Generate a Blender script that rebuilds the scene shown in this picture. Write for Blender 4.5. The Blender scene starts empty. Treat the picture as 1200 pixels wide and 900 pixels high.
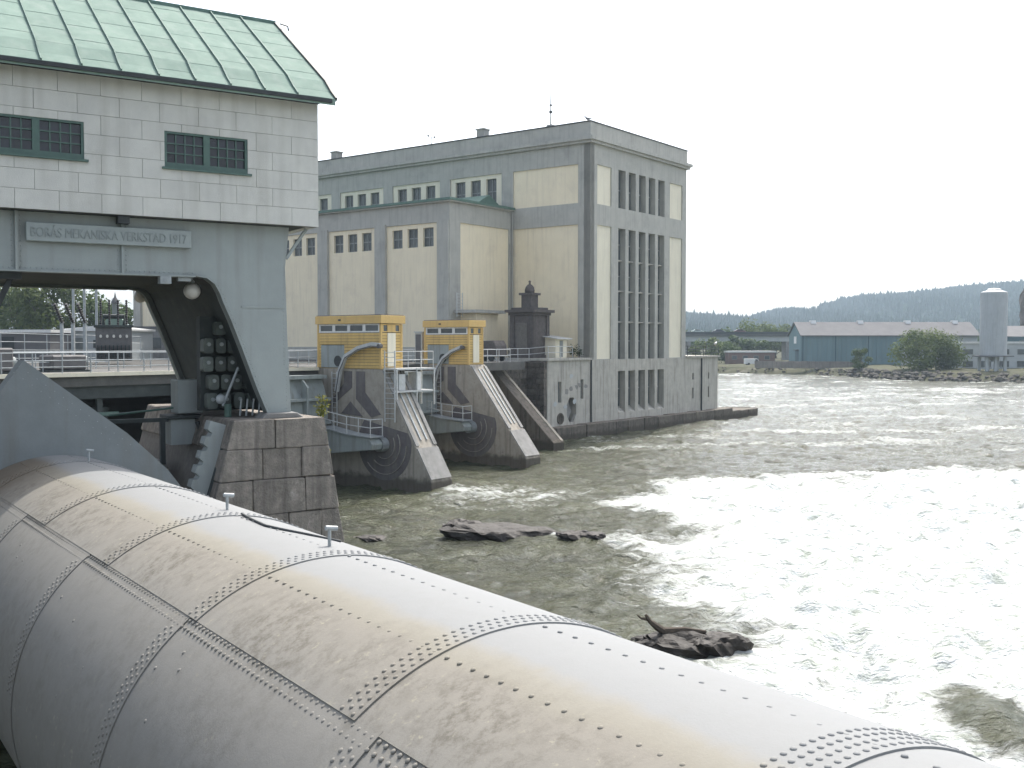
import bpy, bmesh, math, random
import numpy as np
from mathutils import Vector, Matrix
random.seed(7)
S = bpy.context.scene
COL = S.collection
R = math.radians

# ------------------------------------------------------------------ camera, sky, sun, exposure
CAM_H = 8.5
cd = bpy.data.cameras.new("camera")
cam = bpy.data.objects.new("camera", cd)
COL.objects.link(cam)
cd.sensor_width = 36.0
cd.lens = 36.0 * 1236 / 1200
cd.clip_start = 0.1
cd.clip_end = 12000
cam.location = (0, 0, CAM_H)
cam.rotation_euler = (R(90 - 2.177), 0, 0)
S.camera = cam
SUN_AZ, SUN_EL = 22.0, 56.0
W = bpy.data.worlds.new("World")
S.world = W
W.use_nodes = True
sky = W.node_tree.nodes.new('ShaderNodeTexSky')
sky.sky_type = 'NISHITA'
sky.sun_disc = False
sky.sun_elevation = R(SUN_EL)
sky.sun_rotation = R(SUN_AZ)
sky.air_density = 1.0
sky.dust_density = 4.0
sky.ozone_density = 0.0
bg = W.node_tree.nodes['Background']
hsv = W.node_tree.nodes.new('ShaderNodeHueSaturation')      # high thin overcast: pale, almost neutral sky
hsv.inputs['Saturation'].default_value = 0.58
W.node_tree.links.new(sky.outputs[0], hsv.inputs['Color'])
W.node_tree.links.new(hsv.outputs[0], bg.inputs[0])
bg.inputs[1].default_value = 0.15
sd = bpy.data.lights.new("sun", 'SUN')
sd.energy = 2.3
sd.angle = R(0.53)
sd.color = (1.0, 0.96, 0.9)
sun = bpy.data.objects.new("sun", sd)
COL.objects.link(sun)
sv = Vector((math.sin(R(SUN_AZ)) * math.cos(R(SUN_EL)), math.cos(R(SUN_AZ)) * math.cos(R(SUN_EL)), math.sin(R(SUN_EL))))
sun.rotation_euler = sv.to_track_quat('Z', 'Y').to_euler()
S.view_settings.view_transform = 'Standard'
S.view_settings.look = 'None'
S.view_settings.exposure = 1.27
S.view_settings.gamma = 1.0
S.view_settings.use_curve_mapping = False
S.render.film_transparent = False
try:
    S.cycles.use_denoising = True
    S.cycles.max_bounces = 6
    S.cycles.volume_bounces = 0
    S.cycles.caustics_reflective = False
    S.cycles.caustics_refractive = False
except Exception:
    pass

# ------------------------------------------------------------------ materials
def nd(t, kind, **kw):
    n = t.nodes.new(kind)
    for k, v in kw.items():
        setattr(n, k, v)
    return n

def mat(name, c1, c2=None, scale=3.0, rough=0.7, bump=0.0, bscale=30.0, metal=0.0, streak=None, streak_amt=0.5,
        rand=0.0, spots=None, spot_scale=1.2, spot_lo=0.58, detail=8, spec=0.5, stretch=(1, 1, 1), wet=None):
    """two-tone surface with grain, optional vertical stains, patches and per-piece tint"""
    m = bpy.data.materials.new(name)
    m.use_nodes = True
    t = m.node_tree
    p = t.nodes['Principled BSDF']
    L = t.links.new
    tc = nd(t, 'ShaderNodeTexCoord')
    mp = nd(t, 'ShaderNodeMapping')
    mp.inputs['Scale'].default_value = stretch
    L(tc.outputs['Object'], mp.inputs['Vector'])
    c2 = c2 or tuple(x * 0.75 for x in c1)
    nz = nd(t, 'ShaderNodeTexNoise')
    nz.inputs['Scale'].default_value = scale
    nz.inputs['Detail'].default_value = detail
    nz.inputs['Roughness'].default_value = 0.65
    L(mp.outputs[0], nz.inputs['Vector'])
    rp = nd(t, 'ShaderNodeValToRGB')
    rp.color_ramp.elements[0].position = 0.32
    rp.color_ramp.elements[1].position = 0.68
    rp.color_ramp.elements[0].color = (*c2, 1)
    rp.color_ramp.elements[1].color = (*c1, 1)
    L(nz.outputs['Fac'], rp.inputs['Fac'])
    col = rp.outputs['Color']
    if spots:
        n2 = nd(t, 'ShaderNodeTexNoise')
        n2.inputs['Scale'].default_value = spot_scale
        n2.inputs['Detail'].default_value = 10
        n2.inputs['Roughness'].default_value = 0.7
        L(tc.outputs['Object'], n2.inputs['Vector'])
        r2 = nd(t, 'ShaderNodeValToRGB')
        r2.color_ramp.elements[0].position = spot_lo
        r2.color_ramp.elements[1].position = spot_lo + 0.12
        L(n2.outputs['Fac'], r2.inputs['Fac'])
        mx = nd(t, 'ShaderNodeMixRGB')
        mx.inputs[2].default_value = (*spots, 1)
        L(r2.outputs['Color'], mx.inputs[0])
        L(col, mx.inputs[1])
        col = mx.outputs[0]
    if streak:
        ms = nd(t, 'ShaderNodeMapping')
        ms.inputs['Scale'].default_value = (2.2, 2.2, 0.16)
        L(tc.outputs['Object'], ms.inputs['Vector'])
        n3 = nd(t, 'ShaderNodeTexNoise')
        n3.inputs['Scale'].default_value = 1.6
        n3.inputs['Detail'].default_value = 6
        L(ms.outputs[0], n3.inputs['Vector'])
        r3 = nd(t, 'ShaderNodeValToRGB')
        r3.color_ramp.elements[0].position = 0.5
        r3.color_ramp.elements[1].position = 0.72
        L(n3.outputs['Fac'], r3.inputs['Fac'])
        ml = nd(t, 'ShaderNodeMath', operation='MULTIPLY')
        ml.inputs[1].default_value = streak_amt
        L(r3.outputs['Color'], ml.inputs[0])
        mx = nd(t, 'ShaderNodeMixRGB')
        mx.inputs[2].default_value = (*streak, 1)
        L(ml.outputs[0], mx.inputs[0])
        L(col, mx.inputs[1])
        col = mx.outputs[0]
    if wet is not None:
        gp = nd(t, 'ShaderNodeNewGeometry')
        sx = nd(t, 'ShaderNodeSeparateXYZ')
        L(gp.outputs['Position'], sx.inputs[0])
        ad = nd(t, 'ShaderNodeMath', operation='MULTIPLY_ADD')
        ad.inputs[1].default_value = .9
        L(nz.outputs['Fac'], ad.inputs[0]); L(sx.outputs['Z'], ad.inputs[2])
        wr = nd(t, 'ShaderNodeMapRange', interpolation_type='SMOOTHSTEP')
        wr.inputs['From Min'].default_value = wet + .2
        wr.inputs['From Max'].default_value = wet + .65
        wr.inputs['To Min'].default_value = .8
        wr.inputs['To Max'].default_value = 0
        L(ad.outputs[0], wr.inputs['Value'])
        mx = nd(t, 'ShaderNodeMixRGB')
        mx.inputs[2].default_value = (.055, .047, .036, 1)
        L(wr.outputs[0], mx.inputs[0]); L(col, mx.inputs[1])
        col = mx.outputs[0]
    if rand:
        oi = nd(t, 'ShaderNodeObjectInfo')
        mr = nd(t, 'ShaderNodeMapRange')
        mr.inputs['To Min'].default_value = 1 - rand
        mr.inputs['To Max'].default_value = 1 + rand
        L(oi.outputs['Random'], mr.inputs['Value'])
        hs = nd(t, 'ShaderNodeHueSaturation')
        L(mr.outputs[0], hs.inputs['Value'])
        L(col, hs.inputs['Color'])
        col = hs.outputs['Color']
    L(col, p.inputs['Base Color'])
    p.inputs['Roughness'].default_value = rough
    p.inputs['Metallic'].default_value = metal
    p.inputs['Specular IOR Level'].default_value = spec
    if bump:
        nb = nd(t, 'ShaderNodeTexNoise')
        nb.inputs['Scale'].default_value = bscale
        nb.inputs['Detail'].default_value = 6
        L(tc.outputs['Object'], nb.inputs['Vector'])
        b = nd(t, 'ShaderNodeBump')
        b.inputs['Strength'].default_value = bump
        b.inputs['Distance'].default_value = 0.03
        L(nb.outputs['Fac'], b.inputs['Height'])
        L(b.outputs[0], p.inputs['Normal'])
    return m

M = {}
M['siding'] = mat('siding', (.565, .56, .515), (.495, .49, .455), 2.0, .75, .15, 40, streak=(.33, .32, .28), streak_amt=.35, rand=.04, spots=(.46, .45, .41), spot_scale=.8, spot_lo=.57, spec=.3)
M['siding_back'] = mat('siding_back', (.12, .12, .11), None, 3, .9)
M['copper'] = mat('copper', (.215, .29, .245), (.165, .232, .198), 1.5, .85, .1, 15, rand=.05, streak=(.28, .325, .29), streak_amt=.4, spec=.12)
M['copper_seam'] = mat('copper_seam', (.12, .20, .16), (.08, .14, .12), 4, .7)
M['dark_trim'] = mat('dark_trim', (.035, .04, .042), (.02, .024, .024), 5, .6)
M['green_paint'] = mat('green_paint', (.075, .135, .11), (.055, .10, .085), 8, .5, rand=.03)
M['glass'] = mat('glass', (.018, .02, .028), (.012, .014, .018), 3, .08, rand=.4)
M['steel_paint'] = mat('steel_paint', (.305, .335, .325), (.272, .298, .29), 1.3, .6, .08, 18, streak=(.19, .19, .17), streak_amt=.35, spots=(.235, .25, .24), spot_scale=3, spot_lo=.66, spec=.25)
M['shield'] = mat('shield', (.20, .22, .222), (.172, .19, .192), 1.6, .6, .08, 18, streak=(.15, .14, .12), streak_amt=.4, spots=(.15, .16, .158), spot_scale=2.5, spot_lo=.64, spec=.25)
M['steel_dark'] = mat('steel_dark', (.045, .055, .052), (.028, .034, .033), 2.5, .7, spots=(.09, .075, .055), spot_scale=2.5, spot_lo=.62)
M['sign'] = mat('sign', (.30, .335, .325), (.26, .29, .285), 4, .6)
M['letter'] = mat('letter', (.25, .282, .272), (.225, .25, .245), 6, .6)
M['granite'] = mat('granite', (.28, .252, .22), (.165, .15, .13), 5, .92, .9, 22, streak=(.085, .078, .07), streak_amt=.75, rand=.06, spots=(.37, .34, .30), spot_scale=2.2, spot_lo=.58, spec=.15, wet=1.2)
M['joint'] = mat('joint', (.16, .148, .13), (.11, .10, .09), 6, .95)
M['concrete'] = mat('concrete', (.27, .265, .25), (.19, .185, .175), 1.4, .85, .35, 22, streak=(.10, .10, .095), streak_amt=.5)
M['render_grey'] = mat('render_grey', (.44, .432, .392), (.38, .375, .342), .9, .85, .2, 12, streak=(.25, .245, .22), streak_amt=.45, spots=(.345, .34, .312), spot_scale=.35, spot_lo=.52, spec=.15)
M['render_base'] = mat('render_base', (.47, .45, .40), (.365, .35, .31), 1.2, .88, .3, 12, streak=(.19, .18, .155), streak_amt=.65, spots=(.275, .26, .23), spot_scale=1.1, spot_lo=.58, spec=.15)
M['cream'] = mat('cream', (.80, .71, .53), (.745, .66, .495), .7, .85, .12, 14, streak=(.58, .51, .39), streak_amt=.38, spots=(.71, .625, .475), spot_scale=.4, spot_lo=.54, spec=.2)
M['cream_pale'] = mat('cream_pale', (.75, .70, .56), (.70, .65, .52), .7, .85, .12, 14, streak=(.53, .49, .40), streak_amt=.35, spec=.2)
M['bldg_glass'] = mat('bldg_glass', (.10, .112, .112), (.07, .078, .08), 1.5, .2, rand=.3)
M['win_frame'] = mat('win_frame', (.22, .235, .225), (.17, .18, .175), 4, .6)
M['plinth'] = mat('plinth', (.165, .145, .12), (.09, .08, .068), 2.5, .9, .7, 8, streak=(.05, .047, .04), streak_amt=.7, rand=.12, spec=.25, wet=.45)
M['yellow'] = mat('yellow', (.60, .42, .16), (.52, .36, .14), 3, .7, rand=.10, streak=(.36, .26, .12), streak_amt=.55, spec=.2)
M['orange'] = mat('orange', (.62, .43, .17), (.56, .385, .155), 2, .7, streak=(.42, .30, .14), streak_amt=.4, spec=.2)
M['white_paint'] = mat('white_paint', (.70, .70, .68), (.55, .55, .53), 5, .5)
M['galv'] = mat('galv', (.36, .385, .39), (.26, .285, .29), 6, .45, metal=.15, rand=.06)
M['galv_light'] = mat('galv_light', (.52, .53, .52), (.40, .41, .40), 6, .45, rand=.06)
M['pier_conc'] = mat('pier_conc', (.40, .365, .31), (.28, .255, .215), 1.6, .9, .5, 18, streak=(.12, .11, .095), streak_amt=.6, spots=(.22, .20, .175), spot_scale=1.6, spot_lo=.56, spec=.15, wet=.7)
M['seal'] = mat('seal', (.155, .142, .142), (.11, .10, .10), 2.2, .75, .3, 15, streak=(.21, .19, .16), streak_amt=.4, spec=.2)
M['seal_strip'] = mat('seal_strip', (.36, .34, .30), (.22, .21, .185), 4, .75)
M['gate_steel'] = mat('gate_steel', (.29, .322, .312), (.24, .265, .26), 1.5, .6, .1, 15, streak=(.15, .14, .115), streak_amt=.5, spec=.3)
M['masonry'] = mat('masonry', (.15, .133, .112), (.075, .068, .06), 3, .95, .7, 14, rand=.22, spots=(.32, .31, .28), spot_scale=1.8, spot_lo=.63, spec=.2)
M['turret'] = mat('turret', (.125, .112, .105), (.085, .076, .072), 3, .85, .4, 20, rand=.08, spec=.2)
M['bark'] = mat('bark', (.075, .058, .042), (.04, .032, .024), 6, .95, .6, 20)
M['rock'] = mat('rock', (.038, .033, .028), (.016, .014, .012), 3.5, .6, 1.0, 9, rand=.2, spec=.25)
M['bank_rock'] = mat('bank_rock', (.115, .105, .09), (.06, .056, .05), 1.2, .95, .5, 4, rand=.3, spec=.1)
M['black_ins'] = mat('black_ins', (.025, .022, .02), (.015, .014, .013), 5, .4)
M['porcelain'] = mat('porcelain', (.62, .60, .55), None, 5, .3)
M['teal'] = mat('teal', (.15, .225, .24), (.12, .19, .205), .3, .75, rand=.06, stretch=(1, 1, .2), streak=(.17, .18, .17), streak_amt=.4, spec=.15)
M['teal_dark'] = mat('teal_dark', (.05, .10, .12), None, .5, .7)
M['roof_grey'] = mat('roof_grey', (.145, .143, .143), (.115, .114, .116), .4, .85, spec=.2)
M['silo'] = mat('silo', (.42, .44, .45), (.36, .38, .39), .6, .6, streak=(.25, .26, .26), streak_amt=.45, spec=.3)
M['brick_far'] = mat('brick_far', (.20, .125, .10), (.14, .095, .08), 1.0, .9)
M['pale_wall'] = mat('pale_wall', (.42, .44, .44), (.36, .38, .38), .5, .8)
M['bank'] = mat('bank', (.085, .083, .05), (.05, .054, .03), .12, .95, .5, 1.0, spots=(.15, .138, .11), spot_scale=.35, spot_lo=.55, spec=.1)
M['yard'] = mat('yard', (.095, .092, .085), (.06, .06, .055), .4, .95, .3, 3, spec=.15)
M['hill'] = mat('hill', (.022, .032, .02), (.016, .024, .015), .02, 1.0, spec=0)
M['cliff'] = mat('cliff', (.26, .23, .20), (.15, .135, .12), .25, .95, .5, 1, streak=(.10, .09, .08), streak_amt=.6, spec=.15)
M['bed'] = mat('bed', (.06, .055, .04), None, .2, .95)
M['blue_far'] = mat('blue_far', (.05, .09, .16), None, 1, .5)
M['car_a'] = mat('car_a', (.42, .50, .46), None, 1, .3)
M['car_b'] = mat('car_b', (.05, .055, .07), None, 1, .3)
M['car_c'] = mat('car_c', (.12, .06, .06), None, 1, .3)
M['gull_white'] = mat('gull_white', (.75, .75, .74), (.6, .6, .6), 6, .8)
M['gull_grey'] = mat('gull_grey', (.22, .23, .25), None, 6, .8)
M['deck_conc'] = mat('deck_conc', (.14, .137, .128), (.095, .094, .088), 1.2, .9, .3, 10, spec=.15)
M['abut_conc'] = mat('abut_conc', (.20, .178, .148), (.115, .10, .085), 1.6, .9, .5, 18, streak=(.06, .055, .048), streak_amt=.7, spots=(.10, .09, .078), spot_scale=1.6, spot_lo=.52, spec=.15, wet=.7)
M['tank_grey'] = mat('tank_grey', (.13, .125, .122), (.09, .088, .086), 2, .7)
M['sign_yellow'] = mat('sign_yellow', (.62, .55, .16), None, 4, .6)

def leaf_mat(name, a, b):
    m = mat(name, a, b, .8, .75, rand=.05, spec=.25)
    t = m.node_tree
    p = t.nodes['Principled BSDF']
    tr = nd(t, 'ShaderNodeBsdfTranslucent')
    ms = nd(t, 'ShaderNodeMixShader')
    ms.inputs[0].default_value = .35
    src = p.inputs['Base Color'].links[0].from_socket
    t.links.new(src, tr.inputs['Color'])
    t.links.new(p.outputs[0], ms.inputs[1])
    t.links.new(tr.outputs[0], ms.inputs[2])
    t.links.new(ms.outputs[0], t.nodes['Material Output'].inputs['Surface'])
    return m
M['leaf'] = leaf_mat('leaf', (.085, .12, .035), (.045, .075, .022))
M['leaf_light'] = leaf_mat('leaf_light', (.12, .15, .04), (.06, .09, .025))
M['leaf_dark'] = leaf_mat('leaf_dark', (.05, .075, .03), (.028, .045, .02))
M['leaf_yellow'] = leaf_mat('leaf_yellow', (.22, .20, .03), (.10, .12, .02))

# ------------------------------------------------------------------ mesh helpers
class MB:
    def __init__(s, o=(0, 0, 0)):
        s.v, s.f, s.o = [], [], o
    def add(s, verts, faces):
        o = len(s.v)
        s.v.extend(tuple(map(float, q)) for q in verts)
        s.f.extend([tuple(i + o for i in f) for f in faces])
        return s
    def box(s, x0, x1, y0, y1, z0, z1):
        v = [(x0, y0, z0), (x1, y0, z0), (x1, y1, z0), (x0, y1, z0), (x0, y0, z1), (x1, y0, z1), (x1, y1, z1), (x0, y1, z1)]
        return s.add(v, [(3, 2, 1, 0), (4, 5, 6, 7), (0, 1, 5, 4), (1, 2, 6, 5), (2, 3, 7, 6), (3, 0, 4, 7)])
    def prism(s, poly, T, d0, d1):
        """poly of (a,b) extruded from d0 to d1, T(a,b,d)->xyz"""
        n = len(poly)
        v = [T(a, b, d0) for a, b in poly] + [T(a, b, d1) for a, b in poly]
        f = [tuple(range(n)), tuple(range(2 * n - 1, n - 1, -1))]
        f += [(i, (i + 1) % n, n + (i + 1) % n, n + i) for i in range(n)]
        return s.add(v, f)
    def beam(s, p0, p1, w, h, up=(0, 0, 1)):
        p0, p1 = Vector(p0), Vector(p1)
        d = (p1 - p0).normalized()
        u = Vector(up)
        if abs(d.dot(u)) > .98:
            u = Vector((1, 0, 0))
        a = d.cross(u).normalized() * (w / 2)
        b = a.cross(d).normalized() * (h / 2)
        v = [p0 - a - b, p0 + a - b, p0 + a + b, p0 - a + b, p1 - a - b, p1 + a - b, p1 + a + b, p1 - a + b]
        return s.add(v, [(3, 2, 1, 0), (4, 5, 6, 7), (0, 1, 5, 4), (1, 2, 6, 5), (2, 3, 7, 6), (3, 0, 4, 7)])
    def tube(s, pts, r, n=6, r1=None):
        pts = [Vector(p) for p in pts]
        rr = [r + ((r1 if r1 is not None else r) - r) * i / (len(pts) - 1) for i in range(len(pts))]
        v, f = [], []
        prev = None
        for i, p in enumerate(pts):
            d = (pts[min(i + 1, len(pts) - 1)] - pts[max(i - 1, 0)]).normalized()
            ref = prev or (Vector((0, 0, 1)) if abs(d.z) < .95 else Vector((1, 0, 0)))
            a = d.cross(ref).normalized()
            b = a.cross(d).normalized()
            prev = b
            for k in range(n):
                t = 2 * math.pi * k / n
                v.append(p + (a * math.cos(t) + b * math.sin(t)) * rr[i])
        for i in range(len(pts) - 1):
            for k in range(n):
                f.append((i * n + k, i * n + (k + 1) % n, (i + 1) * n + (k + 1) % n, (i + 1) * n + k))
        f.append(tuple(range(n - 1, -1, -1)))
        f.append(tuple((len(pts) - 1) * n + k for k in range(n)))
        return s.add(v, f)
    def lathe(s, prof, c=(0, 0, 0), n=16, axis='z'):
        v, f = [], []
        for r, z in prof:
            for k in range(n):
                t = 2 * math.pi * k / n
                q = (r * math.cos(t), r * math.sin(t), z)
                if axis == 'x':
                    q = (q[2], q[0], q[1])
                if axis == 'y':
                    q = (q[0], q[2], q[1])
                v.append((c[0] + q[0], c[1] + q[1], c[2] + q[2]))
        for i in range(len(prof) - 1):
            for k in range(n):
                f.append((i * n + k, i * n + (k + 1) % n, (i + 1) * n + (k + 1) % n, (i + 1) * n + k))
        f.append(tuple(range(n - 1, -1, -1)))
        f.append(tuple((len(prof) - 1) * n + k for k in range(n)))
        return s.add(v, f)
    def slab(s, T, a0, a1, z0, z1, holes, d0, d1):
        """wall a0..a1 x z0..z1 from depth d0 (back) to d1 (face) with rectangular holes (a0,a1,z0,z1)"""
        A = sorted({a0, a1, *[h[0] for h in holes], *[h[1] for h in holes]})
        Z = sorted({z0, z1, *[h[2] for h in holes], *[h[3] for h in holes]})
        A = [a for a in A if a0 <= a <= a1]
        Z = [z for z in Z if z0 <= z <= z1]
        def solid(i, j):
            if i < 0 or j < 0 or i >= len(A) - 1 or j >= len(Z) - 1:
                return False
            ca, cz = (A[i] + A[i + 1]) / 2, (Z[j] + Z[j + 1]) / 2
            return not any(h[0] < ca < h[1] and h[2] < cz < h[3] for h in holes)
        for i in range(len(A) - 1):
            for j in range(len(Z) - 1):
                if not solid(i, j):
                    continue
                a, b, c, d = A[i], A[i + 1], Z[j], Z[j + 1]
                s.add([T(a, c, d1), T(b, c, d1), T(b, d, d1), T(a, d, d1)], [(0, 1, 2, 3)])
                s.add([T(a, c, d0), T(b, c, d0), T(b, d, d0), T(a, d, d0)], [(3, 2, 1, 0)])
                if not solid(i - 1, j):
                    s.add([T(a, c, d0), T(a, c, d1), T(a, d, d1), T(a, d, d0)], [(0, 1, 2, 3)])
                if not solid(i + 1, j):
                    s.add([T(b, c, d0), T(b, c, d1), T(b, d, d1), T(b, d, d0)], [(3, 2, 1, 0)])
                if not solid(i, j - 1):
                    s.add([T(a, c, d0), T(b, c, d0), T(b, c, d1), T(a, c, d1)], [(0, 1, 2, 3)])
                if not solid(i, j + 1):
                    s.add([T(a, d, d0), T(b, d, d0), T(b, d, d1), T(a, d, d1)], [(3, 2, 1, 0)])
        return s
    def build(s, name, m, parent=None, smooth=False, bevel=0, fix=True, merge=True, jitter=0):
        me = bpy.data.meshes.new(name)
        me.from_pydata([(a[0] - s.o[0], a[1] - s.o[1], a[2] - s.o[2]) for a in s.v], [], s.f)
        if fix or bevel or jitter:
            b = bmesh.new()
            b.from_mesh(me)
            if merge:
                bmesh.ops.remove_doubles(b, verts=b.verts, dist=1e-5)
            bmesh.ops.recalc_face_normals(b, faces=b.faces)
            if bevel:
                bmesh.ops.bevel(b, geom=list(b.edges), offset=bevel, segments=1, affect='EDGES', profile=.5)
            if jitter:
                for v in b.verts:
                    v.co += Vector((random.uniform(-1, 1), random.uniform(-1, 1), random.uniform(-1, 1))) * jitter
            b.to_mesh(me)
            b.free()
        if smooth:
            for p in me.polygons:
                p.use_smooth = True
        me.materials.append(m)
        return link(name, me, parent)

def link(name, me, parent=None, loc=None, rot=None):
    o = bpy.data.objects.new(name, me)
    COL.objects.link(o)
    if parent:
        o.parent = parent
    if loc is not None:
        o.location = loc
    if rot is not None:
        o.rotation_euler = rot
    return o

def thing(name, label, cat, loc=(0, 0, 0), rotz=0, group=None):
    o = bpy.data.objects.new(name, None)
    o.empty_display_size = .2
    COL.objects.link(o)
    o.location = loc
    o.rotation_euler = (0, 0, rotz)
    tag(o, label, cat, group)
    return o

def tag(o, label, cat, group=None):
    o['label'] = label
    o['category'] = cat
    if group:
        o['group'] = group
    return o

def kind(o, k):
    o['kind'] = k
    return o

def copy_tree(o, parent=None):
    c = o.copy()
    COL.objects.link(c)
    if parent:
        c.parent = parent
    for ch in list(o.children):
        copy_tree(ch, c)
    return c

class Frame:
    def __init__(s, o, az):
        s.o = Vector(o)
        s.rot = R(90 - az)
        s.X = Vector((math.sin(R(az)), math.cos(R(az)), 0))
        s.Y = Vector((-math.cos(R(az)), math.sin(R(az)), 0))
    def w(s, x, y, z=0):
        return s.o + s.X * x + s.Y * y + Vector((0, 0, z))

G = Frame((0, 0, 0), 57.5)        # gate house and its pier
D = Frame((0, 0, 0), 54.5)        # roller drum: local y runs along the drum
P = Frame((7.3, 99, 0), 36.8)     # power house and sluices: x along its river front, y along its long side

def at(px, py, y):
    """a photo position at a known distance -> where it stands"""
    return Vector(((px - 600) / 1236 * y, y, CAM_H + (403 - py) / 1236 * y))

XY = lambda a, b, d: (a, b, d)
XZ = lambda a, z, d: (a, -d, z)       # outward = -y
YZ = lambda a, z, d: (-d, a, z)       # outward = -x

def railing(pts, label, h=1.05, every=1.6, rails=(1.0, .66, .33), r=.028, m='galv', name='railing', group=None, toe=False):
    pts = [Vector(p) for p in pts]
    root = thing(name, label, 'railing', pts[0], 0, group)
    o = pts[0]
    q = [p - o for p in pts]
    postme = None
    for i in range(len(q) - 1):
        n = max(1, round((q[i + 1] - q[i]).length / every))
        for k in range(n + (1 if i == len(q) - 2 else 0)):
            p = q[i].lerp(q[i + 1], k / n)
            if postme is None:
                ob = MB().tube([(0, 0, 0), (0, 0, h)], r * 1.1, 6).build('post', M[m], root)
                postme = ob.data
                ob.location = p
            else:
                link('post', postme, root, p)
        for f in rails:
            MB().tube([q[i] + Vector((0, 0, h * f)), q[i + 1] + Vector((0, 0, h * f))], r, 6).build('rail', M[m], root)
        if toe:
            MB().beam(q[i] + Vector((0, 0, .09)), q[i + 1] + Vector((0, 0, .09)), .02, .16).build('toe_board', M[m], root)
    return root

# ------------------------------------------------------------------ noise for terrain and water
def vnoise(x, y, seed=0):
    xi, yi = np.floor(x).astype(np.int64), np.floor(y).astype(np.int64)
    xf, yf = x - xi, y - yi
    def h(a, b):
        n = (a * 374761393 + b * 668265263 + seed * 982451653) & 0x7fffffff
        n = ((n ^ (n >> 13)) * 1274126177) & 0x7fffffff
        return ((n ^ (n >> 16)) & 0xffff) / 65535.0
    u, v = xf * xf * xf * (xf * (xf * 6 - 15) + 10), yf * yf * yf * (yf * (yf * 6 - 15) + 10)
    return (h(xi, yi) * (1 - u) + h(xi + 1, yi) * u) * (1 - v) + (h(xi, yi + 1) * (1 - u) + h(xi + 1, yi + 1) * u) * v
def fbm(x, y, o=4, seed=0, g=.5):
    t, a, n = 0, 1, 0
    for i in range(o):
        t = t + a * vnoise(x * 2 ** i + 17.3 * i, y * 2 ** i - 9.1 * i, seed + i)
        n += a
        a *= g
    return t / n
def sstep(a, b, x):
    t = np.clip((x - a) / (b - a), 0, 1)
    return t * t * (3 - 2 * t)

# ------------------------------------------------------------------ the setting: riverbed, water, far bank, hills, yard
kind(MB().add([(-6000, -300, -1.6), (6000, -300, -1.6), (6000, 7000, -1.6), (-6000, 7000, -1.6)], [(0, 1, 2, 3)]).build('ground', M['bed']), 'structure')

def foam_field(x, y):
    w1 = (fbm(x * .16, y * .16, 4, 3) - .5)
    w2 = (fbm(x * .55, y * .55, 4, 9) - .5)
    xb = np.interp(y, [5, 20, 26, 31, 36, 41, 50, 57, 62, 66, 69, 74], [4.8, 5.2, 5.6, 5.6, 7.0, 8.2, 8.0, 7.0, 8.0, 10, 15, 28])
    d = x - xb + w1 * 8 + w2 * 3.0
    f = sstep(-6.5, 5.5, d) * .98
    # lighter streaked water round the pier noses and behind the rocks
    g = np.exp(-(((x + .5) / 9) ** 2 + ((y - 60) / 7) ** 2)) * .42
    g = np.maximum(g, np.exp(-(((x - 4.5) / 4.5) ** 2 + ((y - 46.5) / 2.2) ** 2)) * .45)
    g = np.maximum(g, np.exp(-(((x - 5.2) / 2.6) ** 2 + ((y - 29.5) / 2.2) ** 2)) * .5)
    for cx, cy, rx, ry, a_ in ((2.4, 45.9, 1.4, .7, .6), (-3.4, 46.3, .9, .5, .5), (4.6, 45.3, 1.5, .6, .5), (6.7, 29.0, 1.3, .8, .6), (3.2, 28.4, .8, .5, .45), (-3.4, 60.0, 1.7, 1.0, .62), (1.9, 72.4, 1.5, 1.0, .6), (4.6, 84.2, 1.8, 1.2, .5), (-6.5, 62.2, 2.2, .5, .4), (-1.0, 74.2, 2.2, .5, .35), (12, 104.5, 5, 1.2, .35), (27, 124, 3, 1.5, .5)):
        g = np.maximum(g, a_ * np.exp(-(((x - cx) / rx) ** 2 + ((y - cy) / ry) ** 2)))
    f = np.maximum(f, g + w2 * .25)
    # green glassy tongue sliding out under the gate
    tg = np.exp(-(((x - 10.7 - (y - 24) * .1) / 1.1) ** 2 + ((y - 23.0) / 2.2) ** 2))
    f = f * (1 - .8 * np.clip(tg * 1.5, 0, 1))
    # greener windows inside the white
    f = f * (1 - sstep(60, 76, y + w1 * 10) * .75)
    f = f - .24 * sstep(.60, .76, fbm(x * .28 + 5, y * .28, 4, 21)) * sstep(.3, .8, f)
    far = sstep(66, 90, y) * (.27 + .7 * (fbm(x * .12, y * .3, 3, 31) - .5))
    return np.clip(np.maximum(f, far), 0, 1), tg

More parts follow.
